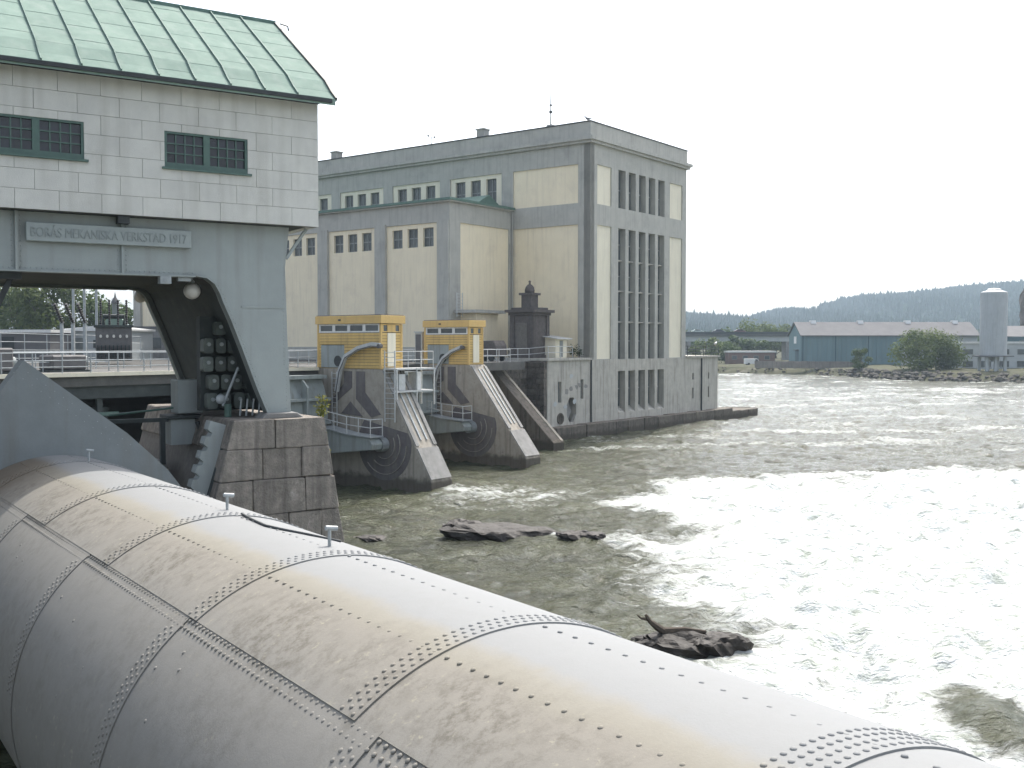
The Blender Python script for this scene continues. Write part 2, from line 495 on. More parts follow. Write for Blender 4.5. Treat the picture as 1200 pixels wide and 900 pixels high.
def make_water():
    def axis(lo, a, b, hi, st, g):
        out = list(np.arange(a, b, st))
        p, d = out[-1], st
        while p < hi:
            d *= g; p += d; out.append(p)
        p, d = a, st
        pre = []
        while p > lo:
            d *= 1.12; p -= d; pre.append(p)
        return np.array(pre[::-1] + out)
    xs, ys = axis(-60, -20, 44, 300, .24, 1.022), axis(2, 9, 92, 345, .24, 1.012)
    x0, x1, y0, y1 = xs[0], xs[-1], ys[0], ys[-1]
    nx, ny = len(xs), len(ys)
    X, Y = np.meshgrid(xs, ys, indexing='xy')
    F, tg = foam_field(X, Y)
    edge = sstep(0, 8, X - x0) * sstep(0, 30, x1 - X) * sstep(0, 3, Y - y0) * sstep(0, 20, y1 - Y)
    fine = 1 - sstep(100, 190, Y)
    ca, sa = math.cos(R(33)), math.sin(R(33))
    U, V = X * ca + Y * sa, -X * sa + Y * ca
    h = (fbm(U * .22, V * .33, 3, 41) - .5) * .55
    rid = 1 - np.abs(2 * fbm(U * .5, V * .8, 3, 51) - 1)
    h += (rid - .75) * .5
    rid2 = 1 - np.abs(2 * fbm(U * 1.1 + 7, V * 1.7, 3, 57) - 1)
    h += (rid2 - .75) * .26 * fine
    swell = 1 - np.abs(2 * fbm(X * .16, Y * .22, 3, 77) - 1)
    h += (swell - .7) * .5 * sstep(70, 130, Y)
    h += (fbm(U * 1.5, V * 2.1, 2, 61) - .5) * .14 * fine
    boil = (1 - np.abs(2 * fbm(X * .45, Y * .45, 4, 71) - 1))
    h = h * (.62 + .5 * F) + F * (boil - .72) * .75
    h = h + tg * .55 - .1
    # a little standing wave where the current meets the pier noses and rocks
    for cx, cy, rr, a in ((-3.2, 60.4, 1.8, .35), (2.2, 72.6, 1.6, .3), (.8, 47.3, 2.4, .25), (5.8, 29, 1.2, .25)):
        h += a * np.exp(-((X - cx) ** 2 + (Y - cy) ** 2) / rr ** 2)
    Z = h * edge
    v = np.stack([X, Y, Z], -1).reshape(-1, 3)
    idx = np.arange(nx * ny).reshape(ny, nx)
    f = np.stack([idx[:-1, :-1], idx[:-1, 1:], idx[1:, 1:], idx[1:, :-1]], -1).reshape(-1, 4)
    # flat river beyond, welded edge to edge at the same level
    Xs, Ys = [-700, x0, x1, 1500], [-250, y0, y1, 400, 420]
    ev, ef = [], []
    o = len(v)
    for j, yy in enumerate(Ys):
        for i, xx in enumerate(Xs):
            ev.append((xx, yy, 0))
    for j in range(len(Ys) - 1):
        for i in range(3):
            if i == 1 and j == 1:
                continue
            a = o + j * 4 + i
            ef.append((a, a + 1, a + 5, a + 4))
    v = np.concatenate([v, np.array(ev, float)])
    me = bpy.data.meshes.new('water')
    nf = len(f) + len(ef)
    allf = np.concatenate([f, np.array(ef)])
    me.vertices.add(len(v))
    me.vertices.foreach_set('co', v.ravel())
    me.loops.add(nf * 4)
    me.loops.foreach_set('vertex_index', allf.ravel().astype(np.int32))
    me.polygons.add(nf)
    me.polygons.foreach_set('loop_start', np.arange(0, nf * 4, 4, dtype=np.int32))
    me.polygons.foreach_set('use_smooth', np.ones(nf, dtype=bool))
    me.update(calc_edges=True)
    me.validate()
    at_ = me.attributes.new('foam', 'FLOAT', 'POINT')
    fl = np.concatenate([F.ravel(), np.full(len(ev), .2)])
    at_.data.foreach_set('value', fl.astype(np.float32))
    m = bpy.data.materials.new('river_water')
    m.use_nodes = True
    t = m.node_tree
    L = t.links.new
    p = t.nodes['Principled BSDF']
    geo = nd(t, 'ShaderNodeNewGeometry')
    mp = nd(t, 'ShaderNodeMapping')
    mp.inputs['Rotation'].default_value = (0, 0, R(-33))
    mp.inputs['Scale'].default_value = (.55, 1.25, 1)
    L(geo.outputs['Position'], mp.inputs['Vector'])
    def noise(sc, det, rough=.6, src=mp, dist=0.0):
        n = nd(t, 'ShaderNodeTexNoise')
        n.inputs['Scale'].default_value = sc
        n.inputs['Detail'].default_value = det
        n.inputs['Roughness'].default_value = rough
        n.inputs['Distortion'].default_value = dist
        L(src.outputs[0], n.inputs['Vector'])
        return n
    fa = nd(t, 'ShaderNodeAttribute', attribute_name='foam')
    n1 = noise(1.5, 9, .68, dist=.6)
    n2 = noise(5.5, 6, .7, dist=1.0)
    # foam = smoothstep(noise vs field)
    ad = nd(t, 'ShaderNodeMath', operation='MULTIPLY_ADD')
    L(n1.outputs['Fac'], ad.inputs[0]); ad.inputs[1].default_value = .85
    L(fa.outputs['Fac'], ad.inputs[2])
    ad2 = nd(t, 'ShaderNodeMath', operation='MULTIPLY_ADD')
    L(n2.outputs['Fac'], ad2.inputs[0]); ad2.inputs[1].default_value = .45
    L(ad.outputs[0], ad2.inputs[2])
    mr = nd(t, 'ShaderNodeMapRange', interpolation_type='SMOOTHSTEP')
    mr.inputs['From Min'].default_value = .93
    mr.inputs['From Max'].default_value = 1.32
    L(ad2.outputs[0], mr.inputs['Value'])
    # water body: olive, lighter where air is stirred in
    cr = nd(t, 'ShaderNodeValToRGB')
    cr.color_ramp.elements[0].color = (.018, .021, .010, 1)
    cr.color_ramp.elements[1].color = (.078, .084, .046, 1)
    cr.color_ramp.elements[0].position = .3
    cr.color_ramp.elements[1].position = .9
    n3 = noise(.5, 5, .6)
    ad3 = nd(t, 'ShaderNodeMath', operation='MULTIPLY_ADD')
    L(fa.outputs['Fac'], ad3.inputs[0]); ad3.inputs[1].default_value = .5
    L(n3.outputs['Fac'], ad3.inputs[2])
    L(ad3.outputs[0], cr.inputs['Fac'])
    mx = nd(t, 'ShaderNodeMixRGB')
    nf_ = noise(2.6, 8, .7, dist=.8)
    fc = nd(t, 'ShaderNodeValToRGB')
    fe = fc.color_ramp.elements
    fe[0].position = .36; fe[0].color = (.34, .37, .32, 1)
    fe[1].position = .60; fe[1].color = (.72, .74, .735, 1)
    L(nf_.outputs['Fac'], fc.inputs['Fac'])
    L(fc.outputs[0], mx.inputs[2])
    L(mr.outputs[0], mx.inputs[0]); L(cr.outputs[0], mx.inputs[1])
    L(mx.outputs[0], p.inputs['Base Color'])
    rg = nd(t, 'ShaderNodeMapRange')
    rg.inputs['To Min'].default_value = .09
    rg.inputs['To Max'].default_value = .75
    L(mr.outputs[0], rg.inputs['Value'])
    L(rg.outputs[0], p.inputs['Roughness'])
    p.inputs['IOR'].default_value = 1.33
    p.inputs['Specular IOR Level'].default_value = .42
    nb1 = noise(1.1, 4, .55)
    nb2 = noise(5.0, 5, .6)
    b1 = nd(t, 'ShaderNodeBump'); b1.inputs['Strength'].default_value = 1.0; b1.inputs['Distance'].default_value = .45
    L(nb1.outputs['Fac'], b1.inputs['Height'])
    b2 = nd(t, 'ShaderNodeBump'); b2.inputs['Strength'].default_value = 1.0; b2.inputs['Distance'].default_value = .15
    L(nb2.outputs['Fac'], b2.inputs['Height']); L(b1.outputs[0], b2.inputs['Normal'])
    nb3 = noise(13.0, 5, .65)
    b4 = nd(t, 'ShaderNodeBump'); b4.inputs['Strength'].default_value = .9; b4.inputs['Distance'].default_value = .045
    L(nb3.outputs['Fac'], b4.inputs['Height']); L(b2.outputs[0], b4.inputs['Normal'])
    b3 = nd(t, 'ShaderNodeBump'); b3.inputs['Strength'].default_value = .6; b3.inputs['Distance'].default_value = .12
    L(mr.outputs[0], b3.inputs['Height']); L(b4.outputs[0], b3.inputs['Normal'])
    L(b3.outputs[0], p.inputs['Normal'])
    me.materials.append(m)
    kind(link('water', me), 'structure')
make_water()

# far bank
SHORE = [(-400, 400), (-60, 372), (30, 330), (61, 309), (70, 304), (78, 299), (85, 290), (89.5, 276), (91, 262), (95, 250), (103, 240), (112, 231), (150, 205), (240, 160), (700, 60)]
def shore_pts(n=220):
    q = [Vector((a, b)) for a, b in SHORE]
    seg = [(q[i + 1] - q[i]).length for i in range(len(q) - 1)]
    out = []
    for i in range(len(q) - 1):
        k = max(2, int(seg[i] / 4) if seg[i] < 60 else 12)
        out += [q[i].lerp(q[i + 1], j / k) for j in range(k)]
    return out + [q[-1]]
def far_bank():
    sp = shore_pts()
    lev = [(-4, -1.6), (0, -.1), (2.0, .8), (4.5, 1.7), (9, 2.1), (40, 2.3), (150, 3), (600, 7), (2500, 9), (5500, 9)]
    v, f = [], []
    for q in sp:
        for d, z in lev:
            jt = random.uniform(-.5, .5) if 0 <= d < 10 else 0
            dx, dy = (.42, .91) if q.x < 300 else (.75, .66)
            v.append((q.x + dx * (d + jt), q.y + dy * (d + jt), z + (random.uniform(-.25, .25) if 1 < d < 50 else 0)))
    n = len(lev)
    for i in range(len(sp) - 1):
        for j in range(n - 1):
            f.append((i * n + j, (i + 1) * n + j, (i + 1) * n + j + 1, i * n + j + 1))
    kind(MB().add(v, f).build('far_bank', M['bank'], fix=True, merge=False), 'structure')
    # rubble armouring the waterline
    ico = bmesh.new()
    bmesh.ops.create_icosphere(ico, subdivisions=1, radius=1)
    bv = [v.co.copy() for v in ico.verts]
    bf = [tuple(v.index for v in fc.verts) for fc in ico.faces]
    ico.free()
    mb = MB()
    for q in sp:
        if not (50 < q.x < 150):
            continue
        dense = 26 if q.x > 84 else 9
        for _ in range(dense):
            d = random.uniform(-.3, 4.8)
            r = random.uniform(.28, .75) * (1.25 if q.x > 88 else .8)
            c = Vector((q.x + .42 * d + random.uniform(-2, 2), q.y + .91 * d + random.uniform(-1.5, 1.5), max(-.1, d * .38 - .1)))
            rz = random.uniform(0, 6.28)
            mb.add([(c.x + r * (b.x * math.cos(rz) - b.y * math.sin(rz)) * random.uniform(.8, 1.25), c.y + r * (b.x * math.sin(rz) + b.y * math.cos(rz)) * random.uniform(.7, 1), c.z + r * .75 * b.z * random.uniform(.7, 1.2)) for b in bv], bf)
    o = mb.build('riprap_stones', M['bank_rock'], fix=False)
    kind(tag(o, 'heap of grey boulders armouring the far shoreline', 'riprap'), 'stuff')
far_bank()

# wooded hills
HPX = [(300, 392), (700, 366), (780, 366), (800, 368), (820, 370), (842, 373), (870, 373), (885, 369), (900, 364), (917, 362), (935, 364), (948, 364), (960, 358), (985, 350), (1000, 347), (1040, 345), (1060, 343), (1100, 339), (1140, 334), (1180, 332), (1220, 328), (1400, 320), (2200, 350)]
HD = 1800.0
hx = [(a - 600) / 1236 * HD for a, _ in HPX]
hz = [CAM_H + (403 - b) / 1236 * HD - 9 for _, b in HPX]
def hill_z(x, y):
    r = np.interp(x, hx, hz)
    s = np.clip((y - 900) / (HD - 900), 0, 1)
    t = np.clip((2700 - y) / (2700 - HD), 0, 1)
    b = np.where(y < HD, .5 - .5 * np.cos(math.pi * s), .5 - .5 * np.cos(math.pi * t))
    return 7 + (r - 7) * b * (1 + .0 * x) + (fbm(x * .006, y * .006, 3, 5) - .5) * 16 * np.clip(b * (1 - b) * 4, 0, 1)
def hills():
    xs, ys = np.linspace(-500, 2400, 160), np.linspace(880, 2720, 46)
    X, Y = np.meshgrid(xs, ys)
    Z = hill_z(X, Y)
    idx = np.arange(X.size).reshape(X.shape)
    f = np.stack([idx[:-1, :-1], idx[:-1, 1:], idx[1:, 1:], idx[1:, :-1]], -1).reshape(-1, 4)
    kind(MB().add(np.stack([X, Y, Z], -1).reshape(-1, 3).tolist(), f.tolist()).build('hills', M['hill'], smooth=True, fix=False), 'structure')
    rng = np.random.default_rng(4)
    n = 15000
    x = rng.uniform(150, 1250, n)
    y = np.where(rng.random(n) < .25, rng.normal(HD - 10, 22, n), rng.uniform(1000, HD, n))
    z = hill_z(x, y) - .5
    hh = rng.uniform(6, 13, n) * (1 + .3 * (rng.random(n) < .1))
    rr = hh * rng.uniform(.22, .36, n)
    v, f = [], []
    for i in range(n):
        o = len(v)
        for (r0, z0, z1) in ((1, .0, .62), (.68, .38, 1.0)):
            o = len(v)
            a0 = rng.uniform(0, 6)
            for k in range(5):
                a = a0 + k * 1.2566
                v.append((x[i] + rr[i] * r0 * math.cos(a), y[i] + rr[i] * r0 * math.sin(a), z[i] + hh[i] * z0))
            v.append((x[i], y[i], z[i] + hh[i] * z1))
            for k in range(5):
                f.append((o + k, o + (k + 1) % 5, o + 5))
    o = MB().add(v, f).build('conifer_forest', M['leaf_dark'], fix=False)
    kind(tag(o, 'dark conifer forest covering the hills across the river', 'forest'), 'stuff')
hills()

# yard behind the sluices, at deck height
yb = MB()
yp = [(-320, 4.6), (-9.0, 4.6), (-9.0, 300), (-320, 300)]
yb.prism(yp, lambda a, b, d: tuple(P.w(a, b, d)), -1.5, 6.9)
kind(yb.build('yard_ground', M['yard']), 'structure')

# ------------------------------------------------------------------ trees and plants
def tree(name, label, loc, h, rx, rz, nleaf, ls, m='leaf', trunk_h=.35, group=None, cat='tree', clumps=14, seed=0, limbs=6, flat=1.0):
    rnd = random.Random(seed)
    root = thing(name, label, cat, loc, 0, group)
    tb = MB()
    th = h * trunk_h
    tb.tube([(0, 0, -.3), (.02 * h, 0, th * .5), (0, .02 * h, th), (.02 * h, .01 * h, h * .75)], .035 * h, 7, .008 * h)
    cl = []
    for i in range(clumps):
        a, e = rnd.uniform(0, 6.283), rnd.uniform(-.75, 1)
        rad = rnd.uniform(.45, .95)
        c = Vector((math.cos(a) * rx * rad * math.sqrt(max(0, 1 - e * e * .8)), math.sin(a) * rx * rad * math.sqrt(max(0, 1 - e * e * .8)) * flat, h - rz + e * rz * .8))
        cl.append((c, rnd.uniform(.28, .5) * rx))
    for i in range(limbs):
        c = cl[i % len(cl)][0]
        s = Vector((0, 0, th * rnd.uniform(.6, 1.1)))
        tb.tube([s, s.lerp(c, .5) + Vector((0, 0, .04 * h)), c], .014 * h, 5, .004 * h)
    tb.build('trunk', M['bark'], root)
    v, f = [], []
    for i in range(nleaf):
        c, r = cl[rnd.randrange(len(cl))]
        q = Vector((rnd.gauss(0, 1), rnd.gauss(0, 1), rnd.gauss(0, 1))).normalized() * r * rnd.uniform(.45, 1.1)
        p = c + Vector((q.x, q.y * flat, q.z * .8))
        if p.z < .15:
            p.z = .15 + rnd.random() * .2
        n = (q.normalized() + Vector((rnd.uniform(-1, 1), rnd.uniform(-1, 1), rnd.uniform(-.3, 1.2)))).normalized()
        a = n.orthogonal().normalized()
        b = n.cross(a)
        s = ls * rnd.uniform(.6, 1.3)
        t = rnd.uniform(0, 6.28)
        e1 = (a * math.cos(t) + b * math.sin(t)) * s
        e2 = (b * math.cos(t) - a * math.sin(t)) * s * .6
        o = len(v)
        v += [p - e1, p - e2 * .9, p + e1, p + e2]
        f.append((o, o + 1, o + 2, o + 3))
    MB().add(v, f).build('crown', M[m], root, fix=False)
    return root

# ------------------------------------------------------------------ the riveted roller gate in front
RC, RZ, RHO = 5.204, 3.513, 2.556
def drum_mat():
    m = bpy.data.materials.new('drum_paint')
    m.use_nodes = True
    t = m.node_tree
    L = t.links.new
    p = t.nodes['Principled BSDF']
    geo = nd(t, 'ShaderNodeTexCoord')
    tc = nd(t, 'ShaderNodeVectorTransform', vector_type='POINT', convert_from='WORLD', convert_to='WORLD')
    g2 = nd(t, 'ShaderNodeNewGeometry')
    # into drum coordinates (x across, y along, z up), whatever object the piece is
    mp = nd(t, 'ShaderNodeMapping', vector_type='TEXTURE')
    o = D.w(RC, 0, RZ)
    mp.inputs['Location'].default_value = o
    mp.inputs['Rotation'].default_value = (0, 0, D.rot)
    L(g2.outputs['Position'], mp.inputs['Vector'])
    sp = nd(t, 'ShaderNodeSeparateXYZ')
    L(mp.outputs[0], sp.inputs[0])
    an = nd(t, 'ShaderNodeMath', operation='ARCTAN2')
    L(sp.outputs['X'], an.inputs[0]); L(sp.outputs['Z'], an.inputs[1])
    def noise(sc, det, rough, stretch=(1, 1, 1)):
        mm = nd(t, 'ShaderNodeMapping')
        mm.inputs['Scale'].default_value = stretch
        L(mp.outputs[0], mm.inputs['Vector'])
        n = nd(t, 'ShaderNodeTexNoise')
        n.inputs['Scale'].default_value = sc
        n.inputs['Detail'].default_value = det
        n.inputs['Roughness'].default_value = rough
        L(mm.outputs[0], n.inputs['Vector'])
        return n
    n1 = noise(1.3, 8, .7)
    w = nd(t, 'ShaderNodeMath', operation='MULTIPLY_ADD')
    L(n1.outputs['Fac'], w.inputs[0]); w.inputs[1].default_value = .16
    L(an.outputs[0], w.inputs[2])
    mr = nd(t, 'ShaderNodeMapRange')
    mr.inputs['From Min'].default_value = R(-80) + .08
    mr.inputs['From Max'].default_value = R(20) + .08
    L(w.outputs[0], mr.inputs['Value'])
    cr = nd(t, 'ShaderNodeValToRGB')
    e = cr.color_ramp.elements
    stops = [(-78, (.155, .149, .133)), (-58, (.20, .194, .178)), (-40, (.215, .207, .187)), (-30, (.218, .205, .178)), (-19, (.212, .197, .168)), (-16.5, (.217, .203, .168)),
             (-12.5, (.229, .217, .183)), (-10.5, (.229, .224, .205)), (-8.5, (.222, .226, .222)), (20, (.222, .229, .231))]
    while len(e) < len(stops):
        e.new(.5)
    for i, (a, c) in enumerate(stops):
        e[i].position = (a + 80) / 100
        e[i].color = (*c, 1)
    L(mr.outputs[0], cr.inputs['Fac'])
    # mould and grime blotches on the band under the wet line
    n2 = noise(6.0, 12, .8)
    n3 = noise(.9, 4, .6)
    r2 = nd(t, 'ShaderNodeValToRGB')
    r2.color_ramp.elements[0].position = .46
    r2.color_ramp.elements[1].position = .60
    L(n2.outputs['Fac'], r2.inputs['Fac'])
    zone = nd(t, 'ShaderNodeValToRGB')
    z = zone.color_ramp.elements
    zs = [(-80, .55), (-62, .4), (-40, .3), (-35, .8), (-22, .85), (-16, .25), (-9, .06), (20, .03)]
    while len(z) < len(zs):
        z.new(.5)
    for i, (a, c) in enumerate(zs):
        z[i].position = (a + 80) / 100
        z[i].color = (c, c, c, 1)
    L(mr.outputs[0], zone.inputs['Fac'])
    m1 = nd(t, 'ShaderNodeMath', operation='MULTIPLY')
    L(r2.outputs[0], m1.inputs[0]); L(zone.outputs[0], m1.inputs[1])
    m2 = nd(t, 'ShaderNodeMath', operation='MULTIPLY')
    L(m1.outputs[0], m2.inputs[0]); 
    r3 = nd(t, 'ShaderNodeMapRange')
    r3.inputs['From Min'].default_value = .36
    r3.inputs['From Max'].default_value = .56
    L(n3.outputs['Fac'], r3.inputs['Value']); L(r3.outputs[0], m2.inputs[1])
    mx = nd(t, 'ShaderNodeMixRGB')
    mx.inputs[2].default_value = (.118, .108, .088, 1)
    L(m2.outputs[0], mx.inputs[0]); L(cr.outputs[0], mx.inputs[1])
    # yellow lichen flecks and rust freckles
    n4 = noise(9, 6, .7)
    r4 = nd(t, 'ShaderNodeValToRGB')
    r4.color_ramp.elements[0].position = .60
    r4.color_ramp.elements[1].position = .70
    L(n4.outputs['Fac'], r4.inputs['Fac'])
    m4 = nd(t, 'ShaderNodeMath', operation='MULTIPLY')
    L(r4.outputs[0], m4.inputs[0]); L(zone.outputs[0], m4.inputs[1])
    mx2 = nd(t, 'ShaderNodeMixRGB')
    mx2.inputs[2].default_value = (.30, .28, .215, 1)
    L(m4.outputs[0], mx2.inputs[0]); L(mx.outputs[0], mx2.inputs[1])
    # rust-brown staining of the farthest courses, run-off streaks round the shell
    ry = nd(t, 'ShaderNodeMath', operation='MULTIPLY_ADD')
    L(n1.outputs['Fac'], ry.inputs[0]); ry.inputs[1].default_value = 3.0
    L(sp.outputs['Y'], ry.inputs[2])
    rr_ = nd(t, 'ShaderNodeMapRange', interpolation_type='SMOOTHSTEP')
    rr_.inputs['From Min'].default_value = 22.0
    rr_.inputs['From Max'].default_value = 25.2
    rr_.inputs['To Max'].default_value = .75
    L(ry.outputs[0], rr_.inputs['Value'])
    zc = nd(t, 'ShaderNodeMapRange', interpolation_type='SMOOTHSTEP')
    zc.inputs['From Min'].default_value = R(-4)
    zc.inputs['From Max'].default_value = R(-13)
    L(an.outputs[0], zc.inputs['Value'])
    rz_ = nd(t, 'ShaderNodeMath', operation='MULTIPLY')
    L(rr_.outputs[0], rz_.inputs[0]); L(zc.outputs[0], rz_.inputs[1])
    mx3 = nd(t, 'ShaderNodeMixRGB')
    mx3.inputs[2].default_value = (.12, .095, .068, 1)
    L(rz_.outputs[0], mx3.inputs[0]); L(mx2.outputs[0], mx3.inputs[1])
    # streaks: noise stretched round the circumference
    cmb = nd(t, 'ShaderNodeCombineXYZ')
    L(an.outputs[0], cmb.inputs['X']); L(sp.outputs['Y'], cmb.inputs['Y'])
    ms = nd(t, 'ShaderNodeMapping')
    ms.inputs['Scale'].default_value = (1.6, 7.0, 1)
    L(cmb.outputs[0], ms.inputs['Vector'])
    n5 = nd(t, 'ShaderNodeTexNoise')
    n5.inputs['Scale'].default_value = 1.0
    n5.inputs['Detail'].default_value = 9
    n5.inputs['Roughness'].default_value = .7
    L(ms.outputs[0], n5.inputs['Vector'])
    r5 = nd(t, 'ShaderNodeMapRange', interpolation_type='SMOOTHSTEP')
    r5.inputs['From Min'].default_value = .5
    r5.inputs['From Max'].default_value = .75
    L(n5.outputs['Fac'], r5.inputs['Value'])
    m5 = nd(t, 'ShaderNodeMath', operation='MULTIPLY')
    L(r5.outputs[0], m5.inputs[0]); L(zone.outputs[0], m5.inputs[1])
    m6 = nd(t, 'ShaderNodeMath', operation='MULTIPLY')
    m6.inputs[1].default_value = .45
    L(m5.outputs[0], m6.inputs[0])
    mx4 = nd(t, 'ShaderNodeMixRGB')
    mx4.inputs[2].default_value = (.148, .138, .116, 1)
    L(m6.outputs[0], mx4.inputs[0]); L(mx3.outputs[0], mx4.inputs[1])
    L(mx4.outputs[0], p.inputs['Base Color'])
    p.inputs['Roughness'].default_value = .78
    p.inputs['Specular IOR Level'].default_value = .18
    nb = noise(45, 5, .6)
    nb0 = noise(1.6, 3, .5)
    b0 = nd(t, 'ShaderNodeBump'); b0.inputs['Strength'].default_value = .35; b0.inputs['Distance'].default_value = .03
    L(nb0.outputs['Fac'], b0.inputs['Height'])
    b = nd(t, 'ShaderNodeBump'); b.inputs['Strength'].default_value = .22; b.inputs['Distance'].default_value = .01
    L(nb.outputs['Fac'], b.inputs['Height']); L(b0.outputs[0], b.inputs['Normal'])
    L(b.outputs[0], p.inputs['Normal'])
    return m
M['drum'] = drum_mat()

def roller_gate():
    Y0 = 12.0
    root = thing('roller_gate', 'huge pale grey riveted steel drum lying across the river in the foreground', 'roller gate', D.w(RC, Y0, 0), D.rot)
    def pt(v, ph, r):
        return (r * math.sin(R(ph)), v - Y0, RZ + r * math.cos(R(ph)))
    def plate(v0, v1, p0, p1, lift=.0):
        n = max(6, int(abs(p1 - p0) / 2.0))
        ra, rb, th = RHO + .017 + lift, RHO + lift, .03
        vs, fs = [], []
        m = 6
        for i in range(n + 1):
            ph = p0 + (p1 - p0) * i / n
            for j in range(m + 1):
                vs.append(pt(v0 + (v1 - v0) * j / m, ph, ra + (rb - ra) * j / m))
        for i in range(n):
            for j in range(m):
                a = i * (m + 1) + j
                fs.append((a, a + m + 1, a + m + 2, a + 1))
        nsm = len(fs)
        for a, b in ((v0, ra), (v1, rb)):
            o = len(vs)
            for i in range(n + 1):
                ph = p0 + (p1 - p0) * i / n
                vs += [pt(a, ph, b), pt(a, ph, b - th)]
            for i in range(n):
                q = (o + 2 * i, o + 2 * i + 1, o + 2 * i + 3, o + 2 * i + 2)
                fs.append(q if a == v0 else q[::-1])
        for ph, s in ((p0, 1), (p1, -1)):
            o = len(vs)
            vs += [pt(v0, ph, ra), pt(v1, ph, rb), pt(v1, ph, rb - th), pt(v0, ph, ra - th)]
            fs.append((o, o + 1, o + 2, o + 3)[::s])
        me = bpy.data.meshes.new('shell_plate')
        me.from_pydata(vs, [], fs)
        for k, pp in enumerate(me.polygons):
            pp.use_smooth = k < nsm
        b = bmesh.new(); b.from_mesh(me)
        bmesh.ops.recalc_face_normals(b, faces=b.faces)
        # outward check
        f0 = b.faces[:] [0]
        c = f0.calc_center_median()
        if f0.normal.dot(Vector((c.x, 0, c.z - RZ))) < 0:
            bmesh.ops.reverse_faces(b, faces=b.faces)
        b.to_mesh(me); b.free()
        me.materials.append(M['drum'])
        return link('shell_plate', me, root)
    up = [-3.7, .1, 3.72, 7.25, 10.87, 14.3, 18.1, 22.7, 24.42]
    lo = [-5.7, -1.5, 2.7, 6.87, 11.07, 15.25, 19.42, 23.7, 24.42]
    for i in range(len(up) - 1):
        plate(up[i], up[i + 1] + (.32 if i < len(up) - 2 else 0), -36.3, 34, .012)
        plate(up[i], up[i + 1] + (.32 if i < len(up) - 2 else 0), 33.4, 150, .0)
    for i in range(len(lo) - 1):
        plate(lo[i], lo[i + 1] + (.32 if i < len(lo) - 2 else 0), -112, -35.2, .0)
        plate(lo[i], lo[i + 1] + (.32 if i < len(lo) - 2 else 0), -211, -111, -.012)
    # end closures
    for v in (-3.68, 24.40):
        vs = [pt(v, k * 10, RHO - .02) for k in range(36)]
        MB().add(vs, [tuple(range(36))]).build('end_plate', M['steel_paint'], root, fix=False)
    # rivets
    riv = []
    def ring(v, p0, p1, lift, rows=3):
        n = int(abs(p1 - p0) / 1.95)
        for rr in range(rows):
            off = .07 + .095 * rr
            r = RHO + lift + .017
            for k in range(n):
                ph = p0 + (p1 - p0) * (k + .5 * (rr % 2) + .25) / n
                riv.append((v + off, ph, r))
    for v in up[1:-1]:
        ring(v, -36, 46, .010, 3 if v > 4 else 4)
    for v in lo[1:-1]:
        ring(v, -84, -40, -.002)
    def line(ph, v0, v1, pitch, lift):
        k = v0
        while k < v1:
            riv.append((k + random.uniform(-.004, .004), ph, RHO + lift))
            k += pitch
    line(-37.0, 2.2, 24.2, .105, .004 + .004)
    line(-39.1, 2.25, 24.2, .105, .004 + .004)
    line(-17.0, 2.2, 24.2, .19, .019)
    line(5.0, 2.2, 24.2, .205, .019)
    # odd studs scattered on the lower plates
    for _ in range(28):
        riv.append((random.uniform(8, 22), random.uniform(-76, -42), RHO + .001))
    cp = cam.location
    def dist(q):
        x, y, z = pt(*q)
        w = D.w(RC + x, Y0 + y, z)
        return (w - cp).length
    riv.sort(key=dist)
    dome = MB().lathe([(.023, -.006), (.022, .005), (.015, .011), (.005, .013)], n=8)
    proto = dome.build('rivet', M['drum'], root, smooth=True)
    pm = proto.data
    for i, q in enumerate(riv[:300]):
        o = proto if i == 0 else link('rivet', pm, root)
        o.location = pt(*q)
        o.rotation_euler = (0, R(q[1]), 0)
    base = [v.co.copy() for v in pm.vertices]
    bf = [tuple(p.vertices) for p in pm.polygons]
    rest = MB()
    for q in riv[300:]:
        c, s = math.cos(R(q[1])), math.sin(R(q[1]))
        x, y, z = pt(*q)
        rest.add([(x + b.x * c + b.z * s, y + b.y, z - b.x * s + b.z * c) for b in base], bf)
    kind(rest.build('rivet_rows', M['drum'], root, smooth=True, fix=False), 'stuff')
    # little T-headed lugs along the crown
    for v, ph in ((14.9, 7), (11.5, 7), (22.85, 7)):
        x, y, z = pt(v, ph, RHO)
        MB().tube([(x, y, z), (x, y, z + .24)], .022, 8).tube([(x - .05, y, z + .25), (x + .1, y, z + .23)], .03, 8).build('lifting_lug', M['galv'], root)
    # bent steel strap left lying along the crown
    kb = MB()
    pth = [pt(14.4, 7.5, RHO + .035), pt(13.8, 5.5, RHO + .035), pt(13.2, 4.5, RHO + .035), pt(12.9, 6, RHO + .035), pt(12.4, 11, RHO + .035), pt(12.1, 17, RHO + .035)]
    kb.tube(pth, .018, 6)
    kb.build('handling_bar', M['dark_trim'], root)
    # the plated shield at the far end
    arc = [(RC + 3.2 * math.sin(R(a)), RZ + 3.2 * math.cos(R(a))) for a in range(42, 300, 8)]
    poly = [(4.6, 8.15), (6.74, 6.48)] + arc
    sh = MB((RC, Y0, 0)).prism(poly, lambda a, b, d: (a, d, b), 24.43, 25.0)
    sh.build('end_shield', M['shield'], root)
    eb = MB((RC, Y0, 0))
    for k in range(14):
        for j in range(2):
            u, z = 4.6 + (6.9 - 4.6) * k / 13 - .10 - .1 * j, 8.15 + (6.35 - 8.15) * k / 13 - .13 - .13 * j
            eb.lathe([(.014, 0), (.008, -.008)], (u, 24.432, z), 6, 'y')
    kind(eb.build('rivet_rows', M['steel_paint'], root), 'stuff')
roller_gate()

